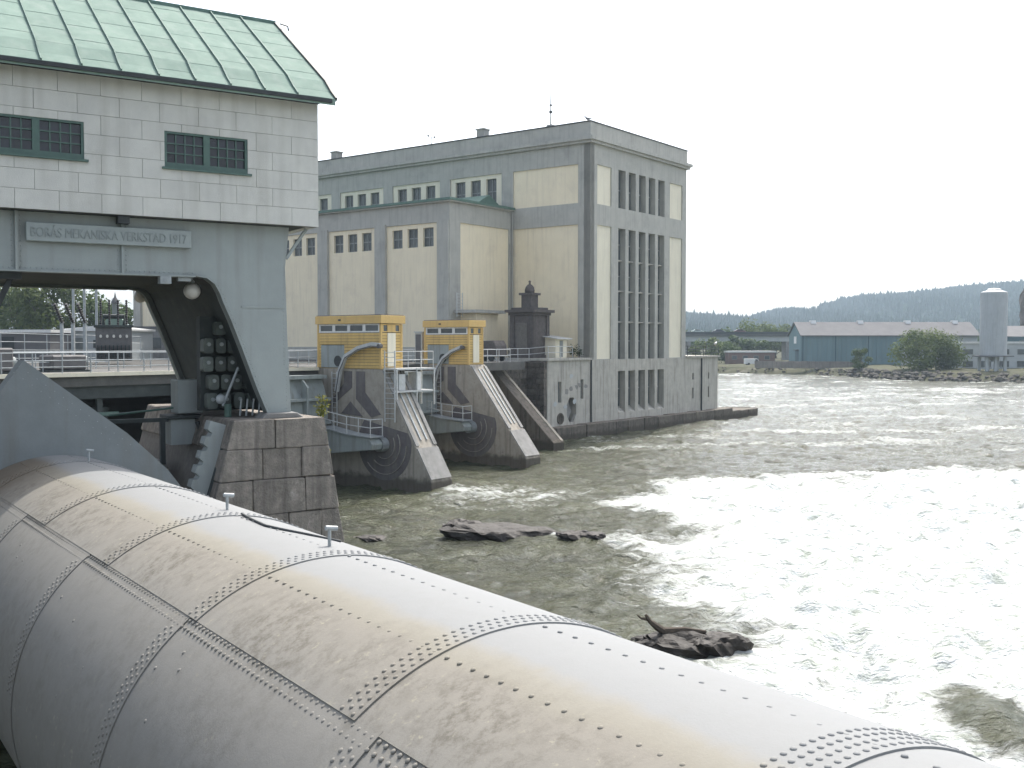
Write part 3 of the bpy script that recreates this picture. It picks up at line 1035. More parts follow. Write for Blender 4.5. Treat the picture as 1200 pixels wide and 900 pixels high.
# ------------------------------------------------------------------ gate house on its steel portal
def rect_minus(rc, holes):
    out = [rc]
    for h in holes:
        nx = []
        for (a, b, c, d) in out:
            if h[0] >= b or h[1] <= a or h[2] >= d or h[3] <= c:
                nx.append((a, b, c, d)); continue
            if h[0] > a: nx.append((a, h[0], c, d))
            if h[1] < b: nx.append((h[1], b, c, d))
            a2, b2 = max(a, h[0]), min(b, h[1])
            if h[2] > c: nx.append((a2, b2, c, h[2]))
            if h[3] < d: nx.append((a2, b2, h[3], d))
        out = nx
    return out

def gate_house():
    O = (5, 28.7, 6.7)
    root = thing('gate_house', 'white panelled gate house with green copper roof on a grey steel portal', 'gate house', G.w(*O), G.rot)
    V0, U1, U0, ZB, ZT = 24.8, 10.1, -3.2, 11.4, 14.42
    VB = 32.6
    wins = [(6.365, 8.315, 12.55, 13.38), (2.68, 4.63, 12.55, 13.38), (-1.0, .95, 12.55, 13.38)]
    F = lambda a, z, d: (a, V0 - d, z)
    wall = MB(O).slab(F, U0, U1 - .03, ZB, ZT, wins, -.25, -.035).build('wall', M['siding_back'], root)
    MB(O).box(U1 - .25, U1 - .001, V0 + .26, VB, ZB, ZT).box(U0, U1 - .25, VB - .25, VB, ZB, ZT).box(U0 - .2, U0, V0, VB, ZB, ZT).build('wall', M['siding'], root)
    MB(O).box(U0, U1 - .3, V0 + .3, VB - .3, ZB, ZB + .2).build('floor', M['steel_dark'], root)
    gab = [(V0 + .26, ZT), (VB, ZT), (28.7, 17.4)]
    for u in (U0 - .2, U1 - .2):
        MB(O).prism(gab, lambda a, b, d: (d, a, b), u, u + .19).build('gable', M['siding'], root)
    hgt, ln = (ZT - ZB) / 7, .885
    for r in range(7):
        z0 = ZB + r * hgt
        a = 10.1 - .885 * (1.33 if r % 2 else .78)
        edges = [U1]
        while a > U0:
            edges.append(a)
            a -= ln
        edges.append(U0)
        for i in range(len(edges) - 1):
            x1, x0 = edges[i], edges[i + 1]
            if x1 - x0 < .05:
                continue
            g = .004
            mb = MB(O)
            dd = random.uniform(-.003, .004)
            pcs = rect_minus((x0 + g, x1 - (g if i else 0), z0 + g, z0 + hgt - g), wins)
            for (p, q, s_, t_) in pcs:
                if q - p > .02 and t_ - s_ > .02:
                    mb.slab(F, p, q, s_, t_, [], -.04, dd)
            if mb.v:
                mb.build('wall_panel', M['siding'], wall)
    # windows
    cell = None
    for (a0, a1, z0, z1) in wins:
        mb = MB(O)
        mid = (a0 + a1) / 2
        holes = [(a0 + .06, mid - .075, z0 + .12, z1 - .05), (mid + .075, a1 - .06, z0 + .12, z1 - .05)]
        mb.slab(F, a0, a1, z0, z1, holes, -.16, -.02)
        wd = mb.build('window', M['green_paint'], root)
        MB(O).box(a0 - .06, a1 + .08, V0 - .07, V0 + .05, z0 - .045, z0 + .004).build('sill', M['green_paint'], wd)
        mu = MB(O)
        for (h0, h1, q0, q1) in holes:
            w, h = (h1 - h0) / 4, (q1 - q0) / 3
            for i in range(1, 4):
                mu.box(h0 + w * i - .014, h0 + w * i + .014, V0 + .05, V0 + .085, q0, q1)
            for j in range(1, 3):
                mu.box(h0, h1, V0 + .048, V0 + .083, q0 + h * j - .014, q0 + h * j + .014)
            for i in range(4):
                for j in range(3):
                    if cell is None:
                        cell = MB().box(-w / 2, w / 2, -.004, .004, -h / 2, h / 2).build('pane', M['glass'], wd)
                        ob = cell
                    else:
                        ob = link('pane', cell.data, wd)
                    ob.location = (h0 + w * (i + .5) - O[0], V0 + .09 - O[1], q0 + h * (j + .5) - O[2])
                    ob.rotation_euler = (R(random.uniform(-.6, .6)), 0, R(random.uniform(-.6, .6)))
        mu.build('glazing_bar', M['green_paint'], wd)
        MB(O).box(a0, a1, V0 + .15, V0 + .17, z0, z1).build('backing', M['dark_trim'], wd)
    # roof
    prof = [(24.40, 14.50), (24.72, 14.74), (25.1, 15.08), (28.72, 17.45)]
    UE = 10.42
    seg = [0]
    for i in range(len(prof) - 1):
        seg.append(seg[-1] + math.dist(prof[i], prof[i + 1]))
    def onp(s):
        for i in range(len(prof) - 1):
            if s <= seg[i + 1] + 1e-9:
                f = (s - seg[i]) / (seg[i + 1] - seg[i])
                return (prof[i][0] + (prof[i + 1][0] - prof[i][0]) * f, prof[i][1] + (prof[i + 1][1] - prof[i][1]) * f)
        return prof[-1]
    def flare(u, s):    # the eave sweeps out a little at the corner
        return u
    base = [(v, z - .03) for v, z in prof]
    back = [(2 * 28.72 - v, z) for v, z in base[::-1]]
    low = [(v, z - .12) for v, z in (base + back)][::-1]
    rf = MB(O).prism(base + back + low, lambda a, b, d: (d, a, b), U0 - .5, UE - .02).build('roof', M['copper'], root)
    us = [3.72 + .8165 * k for k in range(-9, 8)] + [UE]
    for i in range(len(us) - 1):
        if us[i] < U0 - .4:
            continue
        cut = [0]
        s = .42 + .5 * (i % 2) + random.uniform(-.05, .05)
        while s < seg[-1] - .2:
            cut.append(s)
            s += .98
        cut.append(seg[-1])
        for j in range(len(cut) - 1):
            pts = [onp(cut[j] + .004)] + [prof[k] for k in range(1, len(prof) - 1) if cut[j] < seg[k] < cut[j + 1]] + [onp(cut[j + 1] + .03 if j < len(cut) - 2 else cut[j + 1])]
            n = len(pts)
            a, b = us[i], us[i + 1]
            lift0, lift1 = .007, -.001
            vs, fs = [], []
            for k, (v, z) in enumerate(pts):
                l = lift0 + (lift1 - lift0) * k / (n - 1)
                dl = random.uniform(-.003, .003)
                vs += [(a, v, z + l), ((a + b) / 2, v, z + l + .006 + dl), (b, v, z + l), (a, v, z - .035), (b, v, z - .035)]
            for k in range(n - 1):
                o = k * 5
                fs += [(o, o + 1, o + 6, o + 5), (o + 1, o + 2, o + 7, o + 6), (o + 2, o + 4, o + 9, o + 7), (o, o + 5, o + 8, o + 3)]
            fs += [(0, 3, 4, 2, 1), (o + 5, o + 6, o + 7, o + 9, o + 8)]
            MB(O).add(vs, fs).build('copper_sheet', M['copper'], rf)
        sm = MB(O)
        for k in range(len(prof) - 1):
            sm.beam((us[i], prof[k][0], prof[k][1] + .02), (us[i], prof[k + 1][0], prof[k + 1][1] + .02), .028, .07)
        if i > 0:
            sm.build('standing_seam', M['copper_seam'], rf)
    rk = MB(O)
    for k in range(len(prof) - 1):
        rk.beam((UE, prof[k][0], prof[k][1]), (UE, prof[k + 1][0], prof[k + 1][1]), .05, .10)
    rk.build('rake_edge', M['dark_trim'], rf)
    MB(O).beam((U0 - .5, 28.72, 17.45), (UE + .02, 28.72, 17.45), .14, .10).build('ridge_cap', M['copper_seam'], rf)
    MB(O).box(U0 - .4, UE - .12, 24.36, 24.46, 14.40, 14.49).build('gutter', M['dark_trim'], rf)
    MB(O).box(U0 - .3, UE - .3, 24.48, V0 + .2, 14.424, 14.47).build('soffit', M['dark_trim'], rf)
    MB(O).tube([(UE - .02, 28.2, 17.3), (UE + .22, 28.25, 17.28), (UE + .24, 28.25, 17.16)], .025, 5).build('gutter_hook', M['dark_trim'], rf)
    # steel portal
    inner = [(7.13, 10.1), (7.4, 10.06), (7.58, 9.93), (7.70, 9.72), (7.79, 9.48), (7.98, 9.05), (8.25, 8.35), (8.6, 7.41), (8.88, 6.74)]
    outer = [(9.50, 6.74), (9.42, 8.5), (9.37, 10.4), (9.48, 11.39)]
    left = [(-3.1, 11.39), (-3.0, 8.5), (-3.1, 6.74), (-2.2, 6.74), (-1.75, 8.35), (-1.3, 9.5), (-1.05, 9.93), (-.6, 10.1)]
    poly = inner + outer + left
    TU = lambda a, b, d: (a, d, b)
    MB(O).prism(poly, TU, 25.2, 25.34).build('portal_frame', M['steel_paint'], root)
    MB(O).prism(poly, TU, 32.06, 32.2).build('portal_frame', M['steel_paint'], root)
    def off(pl, e):
        return [(a + e, b + e * .6) for a, b in pl]
    inn2 = [(a + .14, b + .06) for a, b in inner]
    out2 = [(a - .1, b) for a, b in outer]
    l2 = [(-2.9, 11.38), (-2.8, 8.5), (-2.9, 6.75), (-2.35, 6.75), (-1.9, 8.35), (-1.45, 9.5), (-1.1, 10.1), (-.6, 10.17)]
    MB(O).prism(inn2 + out2 + l2, TU, 25.34, 32.06).build('portal_shade_lining', M['steel_dark'], root)  # dark steel inside the portal, its shade partly put into the colour
    for v in (25.15, 32.06):
        fl = MB(O)
        for i in range(len(inner) - 1):
            fl.beam((inner[i][0], v + .12, inner[i][1]), (inner[i + 1][0], v + .12, inner[i + 1][1]), .02 + .24, .035, up=(0, 1, 0)) if False else fl.prism([inner[i], inner[i + 1], (inner[i + 1][0] + .035, inner[i + 1][1] + .02), (inner[i][0] + .035, inner[i][1] + .03)], TU, v - .05, v + .28)
        fl.box(-.6, 7.13, v - .05, v + .28, 10.075, 10.11)
        fl.build('flange', M['steel_paint'], root)
    for u in (-.4, 3.28, 5.49):
        MB(O).box(u - .03, u + .03, 25.13, 25.2, 10.11, 11.39).build('stiffener', M['steel_paint'], root)
    MB(O).box(8.26, 9.34, 25.185, 25.2, 9.38, 9.43).build('splice_plate', M['steel_paint'], root)
    rv = MB(O)
    for u in [x * .11 - .5 for x in range(0, 70)]:
        rv.lathe([(.018, 0), (.01, -.011)], (u, 25.199, 10.17), 5, 'y')
    for us_ in (3.19, 3.37, 5.40, 5.58):
        for k in range(11):
            rv.lathe([(.018, 0), (.01, -.011)], (us_, 25.199, 10.2 + k * .11), 5, 'y')
    for k in range(36):
        z = 6.9 + k * .1
        rv.lathe([(.016, 0), (.01, -.011)], (9.33 + (.06 if z < 8 else 0), 25.199, z), 5, 'y')
        i = [j for j in range(len(inner) - 1) if inner[j + 1][1] <= z <= inner[j][1]]
        if i:
            p, q = inner[i[0]], inner[i[0] + 1]
            f = (z - q[1]) / max(1e-6, p[1] - q[1])
            rv.lathe([(.016, 0), (.01, -.011)], (q[0] + (p[0] - q[0]) * f + .11, 25.199, z), 5, 'y')
    kind(rv.build('rivet_rows', M['steel_paint'], root), 'stuff')
    MB(O).beam((9.42, 25.25, 10.62), (9.95, 25.25, 11.38), .07, .07).build('corner_brace', M['steel_paint'], root)
    MB(O).beam((9.42, 31.9, 10.62), (9.95, 31.9, 11.38), .07, .07).build('corner_brace', M['steel_paint'], root)
    # raised name board
    sg = MB(O).box(3.46, 7.02, 25.05, 25.14, 10.745, 11.15).build('name_board', M['sign'], root, bevel=.012)
    MB(O).box(3.6, 3.7, 25.14, 25.2, 10.8, 11.1).box(6.8, 6.9, 25.14, 25.2, 10.8, 11.1).build('bracket', M['steel_dark'], sg)
    cu = bpy.data.curves.new('lettering', 'FONT')
    cu.body = "BORÅS MEKANISKA VERKSTAD 1917"
    cu.size = .3
    cu.extrude = .014
    cu.align_x = 'LEFT'
    tmp = bpy.data.objects.new('tmp', cu)
    COL.objects.link(tmp)
    dg = bpy.context.evaluated_depsgraph_get()
    me = bpy.data.meshes.new_from_object(tmp.evaluated_get(dg))
    bpy.data.objects.remove(tmp)
    xs = [v.co.x for v in me.vertices]
    k = 3.36 / (max(xs) - min(xs))
    for v in me.vertices:
        v.co = Vector(((v.co.x - min(xs)) * k + 3.555 - O[0], 25.05 - v.co.z - .004 - O[1], v.co.y * 1.0 + 10.845 - O[2]))
    me.materials.append(M['letter'])
    link('lettering', me, sg)
    # bits bolted under the beam
    MB(O).box(6.3, 6.55, 25.05, 25.3, 9.9, 10.07).box(6.38, 6.47, 25.04, 25.05, 9.94, 10.02).build('junction_box', M['galv'], root)
    MB(O).box(6.75, 7.05, 25.2, 25.34, 9.98, 10.07).build('junction_box', M['galv'], root)
    MB(O).box(5.35, 5.6, 24.9, 25.15, 11.22, 11.39).build('bracket', M['dark_trim'], root)
    # dark bracing at the far left leg
    br = MB(O)
    br.beam((3.25, 25.6, 10.05), (2.2, 25.6, 7.7), .09, .12)
    br.build('brace', M['dark_trim'], root)
    MB(O).beam((2.85, 26.2, 10.05), (2.85, 26.2, 8.9), .1, .1).build('brace', M['dark_trim'], root)
    MB(O).box(2.7, 3.4, 25.36, 26.3, 9.92, 10.16).build('bracket', M['dark_trim'], root)
    # globes
    for u, v, z, lb in ((7.22, 25.75, 9.78, 'white globe lamp under the near side of the steel portal'), (7.56, 32.4, 9.92, 'greyish globe lamp under the far side of the steel portal')):
        g = thing('globe_lamp', lb, 'lamp', G.w(u, v, z + .3), G.rot, 'globe lamps under the portal')
        ang = [R(a) for a in range(-90, 91, 15)]
        MB().lathe([(max(.004, .2 * math.cos(a)), -.3 + .2 * math.sin(a)) for a in ang], n=18).build('globe', M['porcelain'], g, smooth=True)
        MB().lathe([(.07, -.12), (.07, -.06), (.03, -.04), (.03, .06)], n=10).build('bracket', M['galv'], g)
gate_house()

def house_pier():
    O = (9, 28, 0)
    root = thing('granite_pier', 'rough granite block pier under the steel leg of the gate house', 'pier', G.w(*O), G.rot)
    def le(z): return 7.88 - (6.70 - z) * .275
    def re(z): return 10.15 + (6.66 - z) * .163
    T = lambda a, b, d: (a, d, b)
    core = MB(O).prism([(le(-1.5) + .06, -1.5), (re(-1.5) - .06, -1.5), (re(6.6) - .06, 6.6), (le(6.6) + .06, 6.6)], T, 24.72, 33).build('core', M['joint'], root)
    rows = [(6.68, 5.97, [8.87]), (5.97, 5.22, [8.55, 9.55]), (5.22, 4.38, [8.3, 9.62]), (4.38, 3.5, [8.2, 9.2, 10.05]), (3.5, 2.5, [8.0, 9.6]), (2.5, 1.3, [7.6, 8.8, 10.2]), (1.3, -.3, [7.4, 9.5])]
    for zt, zb, cuts in rows:
        es = [None] + cuts + [None]
        for i in range(len(es) - 1):
            g = .007
            def X(k, z, s):
                return (le(z) if k == 0 else re(z)) if es[k] is None else es[k] + s * g
            for zz in (0,):
                pl = [(X(i, zb, 1), zb + g), (X(i + 1, zb, -1), zb + g), (X(i + 1, zt, -1), zt - g), (X(i, zt, 1), zt - g)]
            ff = 24.6 + random.uniform(-.03, .045)
            b = MB(O).prism(pl, T, ff, 26.2)
            b.build('granite_block', M['granite'], root, bevel=.022, jitter=.014)
    # tail of the pier behind, capped
    for k in range(5):
        v0, v1 = 26.22 + k * 1.36, 26.22 + (k + 1) * 1.36 - .03
        MB(O).prism([(le(5.9) - .02, 5.9), (re(5.9) + .02, 5.9), (re(6.66), 6.66), (le(6.66), 6.66)], T, v0, v1).build('granite_block', M['granite'], root, bevel=.03, jitter=.01)
    MB(O).prism([(8.66, 6.66), (9.78, 6.66), (9.58, 6.80), (8.80, 6.80)], T, 24.98, 25.6).build('footing', M['concrete'], root, bevel=.02)
    MB(O).box(-9, 7.3, 28.4, 33, -1.5, 5.2).build('pier_tail', M['pier_conc'], root)
    MB(O).box(-9, 7.2, 28.2, 29.2, 5.22, 5.4).build('ledge', M['concrete'], root)
house_pier()

def rack():
    O = (7.3, 25.4, 3)
    root = thing('toothed_rack', 'sloping grey steel rack with square teeth beside the granite pier', 'gear rack', G.w(*O), G.rot)
    d = Vector((7.03 - 7.5, 0, 5.11 - 6.62)).normalized()
    n = Vector((d.z, 0, -d.x)) * -1
    if n.x < 0: n = -n
    p0 = Vector((7.46, 0, 6.66))
    pts = []
    L, pitch = 4.9, .355
    k = 0
    s = .05
    pts.append(p0)
    while s + pitch < L:
        a = p0 + d * (s + .17); b = p0 + d * (s + .23) + n * .13; c = p0 + d * (s + pitch - .04) + n * .10; e = p0 + d * (s + pitch)
        pts += [a, b, c, e]
        s += pitch
    pts += [p0 + d * L, p0 + d * L + n * .42, p0 + n * .42]
    MB(O).prism([(q.x, q.z) for q in pts], lambda a, b, dd: (a, dd, b), 25.15, 25.5).build('rack_bar', M['steel_paint'], root)
    q0, q1 = p0 + n * .42, p0 + d * L + n * .42
    MB(O).prism([(q0.x, q0.z), (q1.x, q1.z), (q1.x + .2, q1.z), (q0.x + .26, q0.z)], lambda a, b, dd: (a, dd, b), 25.0, 25.8).build('guide_rail', M['steel_dark'], root)
rack()

def lifting_chain():
    O = (8.5, 27, 6.7)
    root = thing('lifting_chain', 'stack of heavy greenish chain plates hanging inside the portal leg', 'chain', G.w(*O), G.rot)
    m = mat('chain_steel', (.115, .135, .118), (.06, .072, .065), 4, .55, .2, 20, rand=.3)
    rows = [(8.72, 9.06, [8.12, 8.42]), (8.26, 8.64, [7.83, 8.13, 8.44, 8.73]), (7.80, 8.18, [7.80, 8.12, 8.42, 8.70, 8.95]), (7.34, 7.72, [7.94, 8.26, 8.55, 8.86, 9.1]), (6.86, 7.26, [7.9, 8.25, 8.6, 8.95])]
    for zb, zt, us in rows:
        for u in us:
            w, h = .25 * random.uniform(.92, 1.08), zt - zb
            r = .07
            pl = []
            for cx, cz, a0 in ((w / 2 - r, h / 2 - r, 0), (-w / 2 + r, h / 2 - r, 90), (-w / 2 + r, -h / 2 + r, 180), (w / 2 - r, -h / 2 + r, 270)):
                pl += [(cx + r * math.cos(R(a0 + t)), cz + r * math.sin(R(a0 + t))) for t in (0, 45, 90)]
            j = random.uniform(-.05, .05)
            c = MB(O).prism([(u + a, (zb + zt) / 2 + b) for a, b in pl], lambda a, b, d: (a, d, b), 26.45 + j, 26.75 + j).build('chain_plate', m, root)
            MB(O).lathe([(.05, 26.46 + j), (.05, 26.40 + j)], (u, 0, (zb + zt) / 2 + .04), 8, 'y').build('pin', M['steel_paint'], c)
    MB(O).box(7.7, 9.2, 26.8, 27.1, 6.8, 9.2).build('guide_plate', M['steel_dark'], root)
lifting_chain()

def hoist():
    O = (7.4, 27.6, 5.4)
    root = thing('hoist_gearbox', 'pale grey steel gear housings with dark green pipes beside the portal leg', 'machinery', G.w(*O), G.rot)
    MB(O).box(7.32, 7.97, 27.5, 28.2, 6.7, 7.57).build('upper_housing', M['steel_paint'], root, bevel=.02)
    MB(O).box(7.05, 7.9, 27.4, 28.3, 6.58, 6.66).build('platform', M['steel_dark'], root)
    MB(O).prism([(7.13, 5.9), (7.85, 5.9), (7.75, 6.56), (7.13, 6.56)], lambda a, b, d: (a, d, b), 27.5, 28.1).build('lower_housing', M['steel_paint'], root)
    MB(O).tube([(7.75, 27.3, 6.5), (8.05, 27.2, 5.5)], .06, 6).build('strut', M['dark_trim'], root)
    MB(O).box(5.2, 7.1, 27.6, 27.75, 6.5, 6.6).box(6.9, 7.02, 27.6, 27.75, 5.4, 6.5).build('beam', M['steel_dark'], root)
    MB(O).tube([(5.6, 27.5, 6.72), (7.2, 27.5, 6.86)], .03, 6).build('pipe', M['green_paint'], root)
    MB(O).tube([(8.15, 26.0, 5.9), (8.15, 26.0, 7.0)], .09, 8).build('pipe', M['green_paint'], root)
    MB(O).tube([(8.05, 26.1, 6.95), (8.45, 26.1, 7.9)], .035, 6).build('pipe', M['galv'], root)
    ang = [R(a) for a in range(-90, 91, 22)]
    MB(O).lathe([(max(.004, .13 * math.cos(a)), 26.1 + .06 * math.sin(a)) for a in ang], (8.0, 0, 7.12), 12, 'y').build('valve_wheel', M['galv'], root, smooth=True)
    for k, u in enumerate((8.42, 8.58, 8.74, 8.9)):
        MB(O).tube([(u, 25.9, 6.7), (u + .04, 25.9, 7.12)], .025, 6).build('lever', M['galv'], root)
    return root
hoist()

# ------------------------------------------------------------------ the power house
def power_house():
    root = thing('power_house', 'big grey and cream concrete power house with tall slit windows above the river', 'power station', P.w(0, 0, 0), P.rot)
    WX, LY = 19.2, 58.5
    TOP = 27.5
    E = XZ                                         # river front: a along x, outward -y
    Lm = YZ                                        # long side of the tall block
    Ls = lambda a, z, d: (-9.55 - d, a, z)         # long side of the lower block
    Lc = lambda a, z, d: (a, 9.1 - d, z)           # short return of the lower block
    gl = {}
    def pane(w, h, parent, T, a, z, d):
        key = (round(w, 2), round(h, 2), T is E or T is Lc)
        if key not in gl:
            if key[2]:
                gl[key] = MB().box(-w / 2, w / 2, -.02, .02, -h / 2, h / 2).build('pane', M['bldg_glass'], parent).data
                o = [c for c in parent.children if c.data is gl[key]][0]
            else:
                gl[key] = MB().box(-.02, .02, -w / 2, w / 2, -h / 2, h / 2).build('pane', M['bldg_glass'], parent).data
                o = [c for c in parent.children if c.data is gl[key]][0]
        else:
            o = link('pane', gl[key], parent)
        o.location = T(a, z, d)
        return o
    def window(T, a0, a1, z0, z1, dep, rows=1, cols=2):
        holes = []
        b = .055
        w, h = (a1 - a0) / cols, (z1 - z0) / rows
        for i in range(cols):
            for j in range(rows):
                holes.append((a0 + w * i + b, a0 + w * (i + 1) - b, z0 + h * j + b, z0 + h * (j + 1) - b))
        o = MB().slab(T, a0, a1, z0, z1, holes, -dep, -dep + .08).build('window', M['win_frame'], root)
        for q in holes:
            pane(q[1] - q[0], q[3] - q[2], o, T, (q[0] + q[1]) / 2, (q[2] + q[3]) / 2, -dep + .02)
        return o
    def panel(T, a0, a1, z0, z1, holes=(), m='cream'):
        return MB().slab(T, a0, a1, z0, z1, list(holes), -.7, -.13).build('render_panel', M[m], root)
    # inner cores
    MB().box(.7, WX - .0, .7, LY, -1.5, TOP).build('core', M['steel_dark'], root)
    MB().box(-8.85, .69, 9.8, LY - .7, -1.5, 21.4).build('core', M['steel_dark'], root)
    # river front
    hw = [(5.07 + 1.982 * k, 6.44 + 1.982 * k) for k in range(5)]
    holes = [(1.22, 3.8, 21.7, 25.4), (15.5, 18.3, 21.7, 25.4), (1.22, 3.8, 7.05, 19.75), (15.5, 18.3, 7.05, 19.75)]
    up = [(a, b, 21.7, 25.4) for a, b in hw]
    mid = [(a, b, 7.0, 19.75) for a, b in hw]
    MB().slab(E, 0, WX, 7.0, TOP, holes + up + mid, -.7, 0).build('wall', M['render_grey'], root)
    low = [(a, b, 1.75, 5.85) for a, b in hw]
    MB().slab(E, -6.98, 27.1, .9, 6.995, low + [(20.8, 21.15, 4.6, 5.3), (20.8, 21.15, 2.5, 3.7), (24.6, 24.95, 4.6, 5.3), (24.6, 24.95, 2.5, 3.7), (-5.3, -4.75, 3.2, 5.1), (-1.6, -1.1, 3.4, 5.2), (-3.9, -2.3, 1.3, 3.6)], -.7, 0.02).build('base_wall', M['render_base'], root)
    for h in holes:
        panel(E, *h, m='cream_pale')
    for a, b, z0, z1 in up:
        window(E, a, b, z0, z1, .66, rows=2, cols=2)
    for a, b, z0, z1 in mid:
        for k, (q0, q1) in enumerate(((7.0, 10.6), (10.72, 13.6), (13.72, 16.6), (16.72, 19.75))):
            window(E, a, b, q0, q1, .66, rows=2, cols=2)
            if k:
                MB().slab(E, a, b, q0 - .12, q0, [], -.7, -.28).build('transom', M['render_base'], root)
    for a, b, z0, z1 in low:
        window(E, a, b, 2.3, z1, .66, rows=2, cols=2)
        MB().prism([(.7, 1.75), (.0, 1.76), (.66, 2.3), (.7, 2.3)], lambda y, z, d: (d, y, z), a, b).build('sill', M['render_base'], root)
    for q in ((20.8, 21.15, 4.6, 5.3), (20.8, 21.15, 2.5, 3.7), (24.6, 24.95, 4.6, 5.3), (24.6, 24.95, 2.5, 3.7), (-5.3, -4.75, 3.2, 5.1), (-1.6, -1.1, 3.4, 5.2)):
        window(E, *q, .3, 1, 1)
    MB().box(-6.97, 27.0, .69, 6.0, -1.5, 6.99).build('base_core', M['joint'], root)
    # the broken hatch openings low on the left wing
    MB().box(-3.9, -2.3, .2, .68, 1.3, 1.35).prism([(-3.9, 3.6), (-3.3, 3.6), (-2.7, 2.3), (-3.3, 1.4), (-3.9, 1.4)], lambda a, z, d: (a, d, z), .3, .36).build('hatch', M['concrete'], root)
    for cx, cz, sx, sz in ((-3.9, 3.6, 1, -1), (-2.3, 3.6, -1, -1), (-3.9, 1.3, 1, 1), (-2.3, 1.3, -1, 1)):
        MB().prism([(cx, cz), (cx + sx * .48, cz), (cx, cz + sz * .7)], lambda a, z, d: (a, d, z), -.015, .3).build('hatch_corner', M['render_base'], root)
    MB().lathe([(.52, -.10), (.52, .01), (.40, .01), (.40, -.10)], (-4.95, 0, 1.75), 18, 'y').build('outfall_rim', M['plinth'], root)
    MB().lathe([(.395, -.06), (.395, -.03)], (-4.95, 0, 1.75), 18, 'y').build('outfall_mouth', M['dark_trim'], root)
    for k in range(9):      # spalled patches on the wing wall
        a, z = random.uniform(-6.6, -.6), random.uniform(2.2, 6.2)
        pl = [(a + random.uniform(.15, .42) * math.cos(t), z + random.uniform(.1, .3) * math.sin(t)) for t in [q * .785 for q in range(8)]]
        MB().prism(pl, lambda p_, q_, d: (p_, d, q_), -.032, -.015).build('render_patch', M['pale_wall' if k % 2 else 'concrete'], root)
    # right-hand wing end and drain pipes
    MB().box(27.1 - .4, 27.1, .71, 9, .9, 6.99).build('base_wall', M['render_base'], root)
    MB().tube([(22.9, -.1, 6.9), (22.9, -.1, .9)], .09, 6).build('drain_pipe', M['dark_trim'], root)
    MB().tube([(.0 + .12, -.1, 7), (.12, -.1, 1.1)], .08, 6).build('drain_pipe', M['dark_trim'], root)
    MB().tube([(WX + .1, .15, TOP), (WX + .1, .15, 7)], .07, 6).build('drain_pipe', M['dark_trim'], root)
    MB().box(-7.1, -.02, -.22, 6.5, 7.0, 7.22).build('ledge', M['render_base'], root)
    MB().box(WX + .02, 27.3, -.22, 9, 7.0, 7.2).build('ledge', M['render_base'], root)
    # plinth of big blocks along the waterline
    a = -7.2
    while a < 35.5:
        ln = random.uniform(2.0, 3.2)
        b = min(35.6, a + ln)
        top = (1.12 if a < 27 else .78) + random.uniform(-.04, .04)
        MB().box(a + .02, b - .02, -1.15 - random.uniform(0, .08), -.0 if a < 26 else 3.0, -1.4, top).build('plinth_block', M['plinth'], root, bevel=.05, jitter=.02)
        a = b
    # long side of the tall block
    mh = [(1.35, 9.0, 21.75, 25.4), (1.35, 9.05, 6.9, 19.75)]
    for k in range(6):
        a0 = 10.4 + 8.05 * k
        mh.append((a0, a0 + 6.7, 21.75, 25.4))
    MB().slab(Lm, .0, LY, 6.9, TOP, mh, -.7, 0).build('wall', M['render_grey'], root)
    MB().slab(Lm, .0, 9.8, -1.5, 6.9, [], -.7, 0).build('base_wall', M['render_base'], root)
    panel(Lm, *mh[0])
    panel(Lm, 1.35, 9.05, 6.9, 19.75)
    for h in mh[2:]:
        ws = [(h[0] + .75 + 2.0 * i, h[0] + 2.05 + 2.0 * i, 22.5, 25.0) for i in range(3)]
        panel(Lm, h[0], h[1], h[2], h[3], ws, 'cream_pale')
        for w in ws:
            window(Lm, *w, .45, 2, 2)
    # lower block
    bays = [(1.44 + 9.1 + 7.97 * k, 9.1 + 1.44 + 6.5 + 7.97 * k) for k in range(6)]
    sh = [(a, b, 8.2, 19.72) for a, b in bays if b < LY]
    sh = [(a, b, 8.2, 19.72) for a, b in bays]
    LY2 = 9.1 + 49.3
    MB().slab(Ls, 9.1, LY2, 6.8, 21.5, sh, -.7, 0).build('wall', M['render_grey'], root)
    MB().slab(Lc, -9.55 + .7, -.02, 6.8, 21.5, [(-8.0, -.5, 7.1, 19.72)], -.7, 0).build('wall', M['render_grey'], root)
    MB().slab(Lc, -9.56, 0, -1.5, 6.8, [], -.7, 0).build('base_wall', M['render_base'], root)
    panel(Lc, -8.0, -.5, 7.1, 19.72)
    MB().box(-9.55, 0, LY2 - .69, LY2, -1, 21.5).build('wall', M['render_grey'], root)
    for (a, b, z0, z1) in sh:
        ws = [(a + .6 + 1.95 * i, a + 1.9 + 1.95 * i, 17.55, 19.3) for i in range(3)]
        panel(Ls, a, b, z0, z1, ws)
        for w in ws:
            window(Ls, *w, .42, 2, 2)
    # shallow plinth strips on the pilasters' edges give them their shadow line
    for k in range(7):
        c = 9.1 + .72 + 7.97 * k - (.02 if k else 0)
        MB().slab(Ls, c - .72 + (.05 if k == 0 else 0), c + .68, 6.85, 19.9, [], 0.003, .16).build('pilaster', M['render_grey'], root)
    # roofs, cornice, parapet
    MB().box(-9.85, -.02, 8.8, LY2 + .3, 21.5, 21.62).build('ledge', M['render_grey'], root)
    MB().box(-9.95, -.02, 8.7, LY2 + .4, 21.62, 21.85).build('copper_edge', M['copper_seam'], root)
    MB().box(-.5, WX + .5, -.5, LY + .3, TOP, TOP + .32).build('cornice', M['render_grey'], root)
    MB().box(-.3, WX + .3, -.3, LY + .1, TOP - .25, TOP - .003).build('cornice', M['render_grey'], root)
    MB().box(-.05, WX + .05, -.05, LY, TOP + .32, 29.2).build('parapet', M['render_grey'], root)
